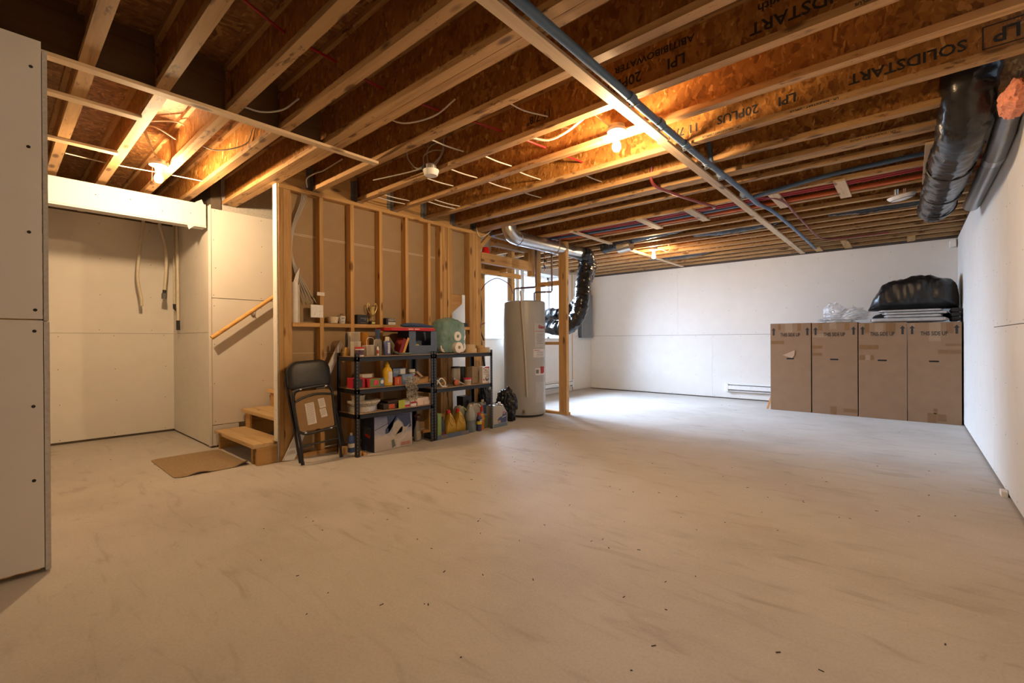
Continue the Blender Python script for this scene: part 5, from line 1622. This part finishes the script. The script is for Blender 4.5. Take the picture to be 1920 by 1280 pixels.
cable('red_tube', 'red tube bending out of a joist toward the tube bay', [(-1.72, 3.86, 2.64), (-1.735, 3.93, 2.50), (-1.69, 4.3, 2.49), (-1.60, 4.75, 2.49), (-1.55, 5.02, 2.50), (-1.62, 5.16, 2.52), (-1.85, 5.20, 2.555), (-2.2, 5.21, 2.565)], .013, pm('dark_red_tube', (.22, .035, .035), .4), 'tube', sides=8)
cable('red_tube', 'red tube running from the tube bay to the back wall', [(-1.25, 5.18, 2.56), (-1.05, 5.2, 2.53), (-.97, 5.45, 2.515), (-.97, 5.9, 2.515), (-.965, 6.6, 2.515), (-.96, 7.3, 2.515), (-.93, 7.75, 2.52), (-.80, 7.95, 2.53), (-.50, 7.98, 2.53), (-.20, 7.98, 2.53)], .011, MATS['dark_red_tube'], 'tube', sides=8)
# grey drop clips
for (x, y) in ((-.12, 6.02), (-.72, 6.74)):
    pass
# red wire strung through the near joists
cable('red_cable', 'red cable threaded slantwise through the near joist webs', [(-2.30, .36, 2.72), (-2.35, .654, 2.745), (-2.42, 1.007, 2.69), (-2.50, 1.33, 2.72), (-2.50, 1.64, 2.69), (-2.42, 2.07, 2.68), (-2.30, 2.535, 2.67), (-2.22, 2.97, 2.66), (-2.16, 3.43, 2.66)], .0075, REDT, 'cable', sides=7)
# white cable stubs crossing bays near the stud wall
stubs = [((-2.72, 2.19, 2.62), (-2.48, 2.50, 2.68)), ((-3.02, 2.60, 2.60), (-2.72, 2.95, 2.66)), ((-2.60, 2.62, 2.60), (-2.22, 2.95, 2.68)), ((-3.35, 2.60, 2.60), (-3.15, 2.95, 2.63)),
         ((-4.05, 2.58, 2.60), (-3.75, 2.95, 2.65)), ((-4.12, 2.60, 2.58), (-3.85, 2.95, 2.63)), ((-3.75, 3.04, 2.58), (-3.40, 3.40, 2.62)), ((-3.83, 3.04, 2.57), (-3.5, 3.40, 2.61)),
         ((-3.0, 3.04, 2.60), (-2.65, 3.40, 2.65)), ((-2.65, 3.04, 2.62), (-2.2, 3.42, 2.68)), ((-2.98, 3.50, 2.62), (-2.7, 3.86, 2.66)), ((-2.25, 3.50, 2.62), (-1.95, 3.86, 2.66))]
for a, b in stubs:
    a, b = Vector(a), Vector(b)
    b.x = a.x + .03
    b.z = a.z - .005
    cable('cable_stub', 'short white cable length crossing a joist bay near the smoke detector', [a, a.lerp(b, .5) + Vector((0, 0, -.006)), b], .0055, CABLE, 'cable', 'white cable lengths crossing the joist bays', 5)
cable('white_cable', 'long sagging white cable under the joists near the wide beam', [(-2.75, 1.78, 2.66), (-2.62, 1.88, 2.60), (-2.42, 1.98, 2.62), (-2.25, 2.02, 2.69)], .0055)
cable('white_cable', 'white cable sagging between header beam and near joist', [(-3.20, 1.06, 2.60), (-3.15, 1.16, 2.585), (-3.05, 1.25, 2.60), (-2.95, 1.31, 2.66)], .0055)
cable('white_cable', 'white cable slanting down toward the bulb joist, top centre', [(-1.98, 2.16, 2.66), (-1.92, 2.32, 2.62), (-1.85, 2.50, 2.62)], .0045)
cable('white_cable', 'thick white cable loop beside the central bulb', [(-2.12, 2.62, 2.60), (-2.0, 2.70, 2.57), (-1.87, 2.74, 2.60), (-1.78, 2.78, 2.66), (-1.72, 2.80, 2.70)], .009, sides=8)
cable('white_cable', 'second white loop of cable beside the central bulb', [(-1.84, 2.76, 2.62), (-1.92, 2.73, 2.66), (-1.90, 2.76, 2.72), (-1.80, 2.80, 2.72), (-1.70, 2.82, 2.70)], .008, sides=8)
# cables dropping down the first stud bay to the junction box
for k in range(4):
    o = k * .014
    cable('wall_cable', 'grey white cable bundle dropping from the ceiling to the box', [(-4.37 + o * .3, 2.02 - o * 1.2, 2.60), (-4.37, 1.995 - o, 2.45), (-4.375, 1.90 - o * .6, 2.20), (-4.38, 1.868 - o * .2, 2.0), (-4.385, 1.885 + o * .6, 1.80), (-4.385, 1.95 + o * 1.5, 1.62), (-4.385, 1.99 + o * 2.8, 1.47)], .0048, pm('grey_cable', (.42, .39, .33), .5), 'cable', 'cables dropping to the junction box')
cable('white_cable', 'pale cable loops over the stud wall top', [(-4.30, 1.98, 2.56), (-4.24, 1.95, 2.62), (-4.15, 1.99, 2.66), (-4.05, 2.02, 2.67), (-3.75, 2.04, 2.70)], .006)
cable('white_cable', 'white cable hanging in a small loop above the last stud', [(-4.28, 4.20, 2.60), (-4.27, 4.22, 2.50), (-4.25, 4.28, 2.47), (-4.22, 4.38, 2.54), (-4.20, 4.42, 2.60)], .006)
cable('white_cable', 'fine wire strung across the alcove ceiling behind the left bulb', [(-5.1, .40, 2.62), (-5.05, .70, 2.60), (-5.0, 1.0, 2.60), (-4.9, 1.30, 2.58)], .0045)
cable('white_cable', 'thin cable across the bay right of the left bulb', [(-4.10, 1.03, 2.62), (-4.0, 1.15, 2.57), (-3.8, 1.28, 2.60), (-3.7, 1.30, 2.70)], .0045)

# ------------------------------------------------------------------ lamps
PORC = pm('white_porcelain', (.78, .76, .72), .3)
def lamp(label, loc, cord, power):
    t = thing('bulb_lampholder', label, 'lamp', loc, group='bare bulb lampholders')
    MB().lathe([(.055, .035), (.058, .033), (.058, .055), (.050, .06)], n=28).build('ceiling_box', pm('galv_box', (.45, .44, .42), .4, .7), t, smooth=True)
    MB().lathe([(.022, -.03), (.026, -.012), (.030, .004), (.062, .012), (.066, .022), (.066, .030), (.055, .034)], n=32).build('lampholder', PORC, t, smooth=True)
    b = MB().lathe([(.004, -.122), (.016, -.119), (.026, -.107), (.030, -.092), (.029, -.078), (.022, -.060), (.0145, -.046), (.013, -.031)], n=24).build('bulb', emit('glowing_bulb', BULB_COLOR, power), t, smooth=True)
    for i, c in enumerate(cord):
        MB().tube(bez(c, 7), .0055, 7).build('cord', CABLE, t, smooth=True)
    return t
l1 = lamp('glowing bare bulb in white lampholder left, near the alcove beam', (-4.55, .895, 2.505), [[(.0, .0, .05), (-.03, -.03, .14), (.0, -.09, .26), (.12, -.08, .30), (.30, .05, .29), (.36, .09, .26)], [(.01, .0, .05), (-.01, -.04, .15), (.05, -.09, .27), (.15, -.04, .26), (.26, .06, .17)]], BULB_EMIT[0])
MB().tube([(.03, -.045, .0), (.03, -.05, -.13)], .002, 5).build('pull_chain', GALV, l1)
l2 = lamp('glowing bare bulb in white lampholder by the blue pipe', (-1.536, 2.878, 2.535), [[(-.03, -.02, .05), (-.08, -.03, .10), (-.14, -.02, .16), (-.17, -.03, .19)]], BULB_EMIT[1])
l3 = lamp('small glowing bulb near the back wall', (-3.075, 6.97, 2.515), [[(.05, .0, .04), (.14, .02, .0), (.20, .05, -.03), (.23, .06, .0), (.22, .07, .08)]], BULB_EMIT[2])

# ------------------------------------------------------------------ detectors and sensor
t = thing('smoke_detector', 'round white smoke detector with loose cable loops on a joist', 'smoke detector', (-3.02, 2.435, 2.50))
MB().lathe([(.050, -.018), (.056, -.012), (.062, .012), (.066, .018), (.066, .030), (.06, .032)], n=30).build('body', WHITEP, t, smooth=True)
MB().lathe([(.045, .032), (.045, .075)], n=20).build('ceiling_box', pm('galv_box', (.45, .44, .42), .4, .7), t)
part('terminal_block', BLACKP, t, -.06, -.02, -.05, -.03, .032, .07)
for pts in ([(.02, .0, .07), (.06, .06, .16), (.05, .08, .26), (-.02, .05, .27), (-.05, .0, .20), (-.02, -.01, .07)], [(.03, .02, .07), (.07, .07, .18), (.06, .09, .30), (.10, .10, .36)], [(-.04, -.03, .06), (-.12, -.06, .06), (-.17, -.10, .13), (-.16, -.13, .19)], [(-.05, -.03, .06), (-.07, -.02, .16), (.0, .02, .20), (.08, .05, .19)], [(-.05, -.03, .055), (-.20, -.06, .05), (-.38, -.10, -.0 + .05), (-.62, -.16, .05)]):
    MB().tube(bez(pts, 7), .0055, 7).build('cord', pm('grey_cable', (.42, .39, .33), .5), t, smooth=True)
t = thing('ceiling_speaker', 'tilted white round detector dangling below the joists at right', 'detector', (-.055, 5.82, 2.475))
Mt = Matrix.Rotation(math.radians(-9), 4, 'Y') @ Matrix.Rotation(math.radians(6), 4, 'X')
MB().lathe([(.045, -.035), (.085, -.026), (.108, -.004), (.112, .010), (.10, .016)], (0, 0, 0), 32, Mt).build('dish', WHITEP, t, smooth=True)
MB().lathe([(.088, -.0265), (.089, -.022)], (0, 0, 0), 32, Mt).build('groove', pm('groove_dark', (.08, .07, .06), .7), t)
MB().tube([(-.04, 0, .01), (-.04, 0, .075)], .018, 12).build('mount_tube', GALV, t)
MB().tube([(.02, .01, .01), (.02, .01, .075)], .012, 12).build('mount_tube', COPPER, t)
t = thing('motion_sensor', 'small white alarm sensor high in the far right corner', 'sensor', (.462, 8.93, 2.375))
MB().prism([(-.035, .0), (.035, .012), (.035, .115), (-.02, .12), (-.035, .10)], 1, -.035, .045).build('housing', WHITEP, t, bevel=.008)
MB().lathe([(.008, -.0365), (.008, -.034)], (-.01, 0, .075), 10, Matrix.Rotation(PI / 2, 4, 'X')).build('lens', pm('sensor_lens', (.35, .33, .30), .3), t)

# ------------------------------------------------------------------ alcove pipes
PVC = pm('ivory_pvc', (.62, .56, .44), .45)
RUB = pm('black_rubber', (.02, .02, .022), .6)
t = thing('hanging_pipe', 'ivory tube with open end, hanging leftmost in the alcove', 'pipe', (-6.70, 1.10, 1.5))
MB().tube(bez([(0, .07, 1.34), (0, .07, .98), (0, .055, .85), (0, .03, .60), (0, .015, .35), (.0, .045, .12), (0, .05, .02)], 6), .016, 10).build('tube', PVC, t, smooth=True)
t = thing('hanging_pipe', 'ivory tube with black fitting, second from left in the alcove', 'pipe', (-6.62, 1.335, 1.6))
MB().tube(bez([(0, -.03, .945), (0, -.025, .87), (0, .02, .68), (0, .035, .45), (0, .015, .11)], 6), .017, 10).build('tube', PVC, t, smooth=True)
MB().tube([(0, .015, .115), (0, .012, .075)], .019, 10).build('fitting', RUB, t)
MB().tube([(0, .012, .075), (0, .010, .01)], .026, 10).build('fitting', pm('grey_fitting', (.12, .12, .12), .5), t)
t = thing('hanging_pipe', 'thin ivory tube with angled black end near the alcove corner', 'pipe', (-6.70, 1.462, 1.45))
MB().tube([(0, .0, 1.39), (0, .0, .10)], .013, 10).build('tube', PVC, t, smooth=True)
MB().tube([(0, .0, .11), (0, .0, .06), (.01, .025, .03), (.02, .035, -.01)], .016, 10).build('fitting', RUB, t)
t = thing('hanging_pipe', 'longest ivory tube with black tip beside the alcove side wall', 'pipe', (-6.50, 1.450, 1.27))
MB().tube([(0, .0, 1.57), (0, .003, .08)], .016, 10).build('tube', PVC, t, smooth=True)
MB().tube([(0, .003, .085), (0, .003, -.03)], .019, 10).build('fitting', RUB, t)

# ------------------------------------------------------------------ electrical panel and baseboard heaters
t = thing('breaker_panel', 'grey steel breaker panel in the far left corner', 'panel', (XL + .001, 8.68, 1.15))
GP = pm('panel_grey', (.20, .22, .24), .4, .3)
part('cabinet', pm('panel_dark', (.09, .10, .11), .5), t, 0, .085, -.215, .20, 0, .94)
part('cover', GP, t, .085, .098, -.225, .21, .0, .95, bevel=.003)
part('door', GP, t, .0985, .103, -.16, .15, .12, .86, bevel=.002)
part('latch', BLACKP, t, .103, .108, -.13, -.10, .44, .48)
t = thing('conduit', 'grey conduit pipe rising from the breaker panel', 'conduit', (XL + .045, 8.55, 2.105))
MB().tube([(0, 0, 0), (0, 0, .42)], .03, 14).build('pipe', pm('conduit_grey', (.35, .37, .38), .4, .5), t, smooth=True)
WM = pm('white_enamel_metal', (.78, .78, .77), .35)
def bbheater(label, loc, length, rz):
    t = thing('baseboard_heater', label, 'heater', loc, rz)
    # local: x along the length, -y toward the room
    part('back_plate', WM, t, 0, length, -.006, 0, 0, .155)
    MB().prism([(-.058, .045), (-.062, .05), (-.062, .118), (-.050, .122), (-.050, .118), (-.056, .112), (-.056, .052)], 0, .05, length - .05).build('front_cover', WM, t)
    MB().prism([(-.006, .155), (-.05, .150), (-.062, .137), (-.056, .134), (-.046, .144), (-.006, .149)], 0, 0, length).build('top_lip', WM, t)
    MB().prism([(-.006, .0), (-.05, .008), (-.058, .022), (-.052, .026), (-.044, .014), (-.006, .006)], 0, 0, length).build('bottom_lip', WM, t)
    part('element', pm('fin_dark', (.06, .06, .065), .5, .5), t, .06, length - .06, -.045, -.008, .05, .11)
    for a, b in ((0, .055), (length - .055, length)):
        part('end_cap', WM, t, a, b, -.064, -.006, .002, .153, bevel=.004)
    return t
bbheater('white electric baseboard heater on the back wall left of the boxes', (-2.57, YB - .001, .135), 1.2, 0)
bbheater('white electric baseboard heater on the left wall beyond the timber post', (XL + .001, 6.9, .10), 1.29, PI / 2)

# ------------------------------------------------------------------ stacked moving boxes
def arrow(x, z, y, h=.115):
    return MB().prism([(x - .012, z), (x + .012, z), (x + .012, z + h * .68), (x + .029, z + h * .66), (x, z + h), (x - .029, z + h * .66), (x - .012, z + h * .68)], 1, y - .0013, y)
def moving_box(label, x0, x1, h, y, tapes, ctapes, slot_z=.80):
    w = x1 - x0
    t = thing('wardrobe_box', label, 'box', ((x0 + x1) / 2, y, 0), group='tall THIS SIDE UP moving boxes')
    hw = w / 2
    part('body', CARD, t, -hw, hw, 0, .53, 0, h - .004, bevel=.004)
    part('flap', CARD, t, -hw + .001, hw - .001, .0, .263, h - .004, h, bevel=.001)
    part('flap', CARD, t, -hw + .001, hw - .001, .267, .53, h - .004, h, bevel=.001)
    text('lettering', 'THIS SIDE UP', .072, face((.0, -.0012, 1.16), (1, 0, 0), (0, 0, 1)), INK, t, sx=.62)
    for s in (-1, 1):
        arrow(s * (hw - .045), 1.155, 0).build('arrow', INK, t)
    n = 8
    pts = [(.04 + .010 * math.cos(a), slot_z + .010 * math.sin(a)) for a in [(-PI / 2 + PI * k / n) for k in range(n + 1)]] + [(-.04 + .010 * math.cos(a), slot_z + .010 * math.sin(a)) for a in [(PI / 2 + PI * k / n) for k in range(n + 1)]]
    MB().prism(pts, 1, -.0012, 0).build('handle_slot', pm('slot_black', (.006, .005, .004), .9), t)
    for (a, b, c, d) in tapes:
        part('brown_tape', TAPEB, t, a * hw, b * hw, -.0006, 0, c, d)
    for (a, b, c, d) in ctapes:
        part('clear_tape', TAPEC, t, a * hw, b * hw, -.0008, 0, c, d)
    return t
YX = 8.03
b1 = moving_box('leftmost tall cardboard moving box with torn flap above its slot', -1.642, -1.106, 1.338, YX, [(-.98, -.30, 1.02, 1.07), (-.60, -.48, 1.24, 1.335), (.35, .52, 1.22, 1.335)], [(-.25, .12, 1.20, 1.336)])
MB().prism([(-.10, .85), (.06, .93), (.055, .85), (.03, .81), (.0, .815)], 1, -.006, -.003).build('torn_flap', CARDL, b1)
moving_box('second cardboard moving box from the left with clear tape over lettering', -1.094, -.552, 1.334, YX + .004, [(-.98, -.52, .955, 1.0), (-.98, -.54, .85, .89), (-.72, -.52, 1.22, 1.33), (.45, .66, 1.22, 1.33), (-.18, .10, .0, .12), (.40, .98, .05, .10)], [(-.98, -.30, 1.12, 1.17), (-.22, .10, 1.24, 1.33)])
moving_box('third cardboard moving box from the left below the wrapped frames', -.540, -.026, 1.318, YX - .002, [(-.98, -.15, .95, 1.01), (-.98, -.35, .80, .87), (-.75, -.55, 1.18, 1.31), (.15, .55, 1.18, 1.31)], [(-.30, .05, 1.16, 1.31), (-.72, -.5, .80, .87)])
moving_box('rightmost cardboard moving box against the right wall', -.020, .494, 1.306, YX, [(.15, .98, .90, .95), (.42, .98, 1.0, 1.03), (.45, .72, 1.16, 1.30), (-.25, .10, .0, .13), (.12, .45, .03, .12), (-.02, .12, .12, .19)], [(-.18, .25, 1.06, 1.30), (-.9, -.72, 1.2, 1.3)])

def wrapped(label, x0, x1, z, h, y0, sag=.0):
    t = thing('wrapped_frame', label, 'frame', ((x0 + x1) / 2, y0, z), group='frames wrapped in bubble film')
    hw = (x1 - x0) / 2
    n = 40
    part('frame', pm('frame_tan', (.38, .27, .20), .6), t, -hw + .02, hw - .02, .015, .40, h * .25, h * .75)
    m = MB()
    rings = []
    for k in range(n + 1):
        u = -hw + 2 * hw * k / n
        e = min(1, min(k, n - k) / 3 + .25)
        ww = h / 2 * e * (1 + .12 * noise.noise(Vector((u * 9, z * 7, 0))))
        c = h / 2 + (.25 - .25 * e) * h * .5
        ring = []
        for q in range(14):
            a = 2 * PI * q / 14
            yy = .21 + (.215 * (.5 + .5 * e)) * math.copysign(abs(math.cos(a)) ** .25, math.cos(a))
            zz = h / 2 + ww * math.copysign(abs(math.sin(a)) ** .7, math.sin(a)) * (1 + .10 * noise.noise(Vector((u * 25, q, z * 5))))
            ring.append((u, yy, max(0, zz)))
        rings.append(ring)
    m.loft(rings)
    m.build('bubble_wrap', BUBBLE, t, smooth=True)
    return t
BZ = 1.3385 - .02
wrapped('bottom frame of the bubble wrapped stack, longest', -.435, .385, BZ + .0015, .060, 8.06)
wrapped('bubble wrapped frame second from the bottom of the stack', -.27, .33, BZ + .063, .038, 8.07)
wrapped('bubble wrapped frame third from the bottom of the stack', -.29, .385, BZ + .103, .036, 8.08)
wrapped('topmost thin frame in the bubble wrapped stack', -.33, .33, BZ + .141, .03, 8.07)
m = MB()
for (x, z0, z1, w) in ((-.28, 1.22, BZ + .01, .10), (.22, 1.24, BZ + .01, .10), (.30, 1.12, 1.28, .03)):
    pass
t = thing('rubbish_bag', 'big bulging black plastic bag on top of the moving boxes', 'bag', (.02, 8.38, BZ + .173))
HX = [(-1.0, .05), (-.93, .22), (-.80, .48), (-.66, .74), (-.50, .86), (-.2, .93), (.15, 1.0), (.45, .95), (.7, .87), (.88, .80), (.96, .66), (1.0, .40)]
def hof(x):
    for (a, b), (c, d) in zip(HX, HX[1:]):
        if a <= x <= c:
            return b + (d - b) * (x - a) / (c - a)
    return HX[-1][1]
rings = []
n, m_ = 56, 40
for k in range(n + 1):
    x = -1 + 2 * k / n
    h = hof(x) * .462
    dpt = .30 * min(1, .35 + 1.2 * math.sqrt(max(0, 1 - abs(x)))) * (1 if x < .8 else 1)
    ring = []
    for q in range(m_):
        a = 2 * PI * q / m_
        cy, cz = math.copysign(abs(math.cos(a)) ** .62, math.cos(a)), math.copysign(abs(math.sin(a)) ** .62, math.sin(a))
        p = Vector((x * .468, cy * dpt, h / 2 + cz * h / 2))
        w = noise.noise(Vector((p.x * 5, p.y * 7, p.z * 7))) * .018 + (abs(noise.noise(Vector((p.x * 9 + p.z * 8, p.y * 3, p.z * 14 - p.x * 5)))) - .2) * .030 + (abs(noise.noise(Vector((p.x * 22, p.z * 30, p.y * 8)))) - .2) * .010
        d = Vector((0, cy, cz))
        p += d * w * (1 if cz > -.6 else .1)
        p.z = max(0, p.z)
        p.x = min(p.x, .468)
        ring.append(p)
    rings.append(ring)
MB().loft(rings).build('bag', POLY, t, smooth=True)
t = thing('dark_filler', 'added dark filler closing the pale gap under the black bag', 'bundle', (.03, 8.545, BZ + .001))  # made-up prop, added to keep the gap under the bag dark
blob((.44, .035, .085), 43, .06, 1.4, 4, True, .08).build('bundle', pm('filler_dark', (.018, .015, .013), .9), t, smooth=True)
t = thing('corner_filler', 'added dark blanket filling the corner right of the wrapped frames', 'filler', (.447, 8.29, BZ + .001))  # made-up block, added dark so no lit wall shows in the corner
for k in range(3):
    part('fold', MATS['filler_dark'], t, -.045, .045, -.20, .20, k * .057, k * .057 + .055, bevel=.02)
t = thing('clear_bag', 'crumpled clear polythene heap on the second moving box', 'bag', (-.745, 8.22, 1.3385))
blob((.29, .14, .085), 47, .25, 1.8, 5, True, .35, shape=lambda q: Vector((q.x, q.y, (q.z + 1) * (.45 + .9 * max(0, min(1, (q.x + .75) / 1.2))) - 1))).build('film', FILM, t, smooth=True)
blob((.13, .10, .11), 49, .25, 2.2, 4, True, .4).build('film_peak', FILM, t, smooth=True).location = (-.10, 0, .06)
t = thing('orange_lath', 'short orange wood lath leaning at the left box bottom', 'lath', (-1.69, 8.05, 0))
MB().box(-.014, .014, -.006, .006, 0, .20, M=Matrix.Rotation(math.radians(16), 4, 'Y')).build('lath', pm('orange_wood', (.55, .26, .08), .6), t)

# right wall foot: chipped plaster and bracket
t = thing('wall_chip', 'small broken bit of drywall at the foot of the right wall', 'debris', (.497, 4.65, 0))
MB().prism([(-.05, .0), (.045, .0), (.05, .03), (.0, .045), (-.045, .035)], 0, -.02, .012).build('chip', DRY, t)

# lettering becomes real mesh, so that every mark is an object of its own
bpy.context.view_layer.update()
dg = bpy.context.evaluated_depsgraph_get()
for o in [o for o in scene.objects if o.type == 'FONT']:
    me = bpy.data.meshes.new_from_object(o.evaluated_get(dg))
    n = bpy.data.objects.new(o.name, me)
    nm = o.name.split('.')[0]
    COL.objects.link(n)
    n.parent = o.parent
    n.matrix_basis = o.matrix_basis.copy()
    bpy.data.objects.remove(o)
    n.name = nm
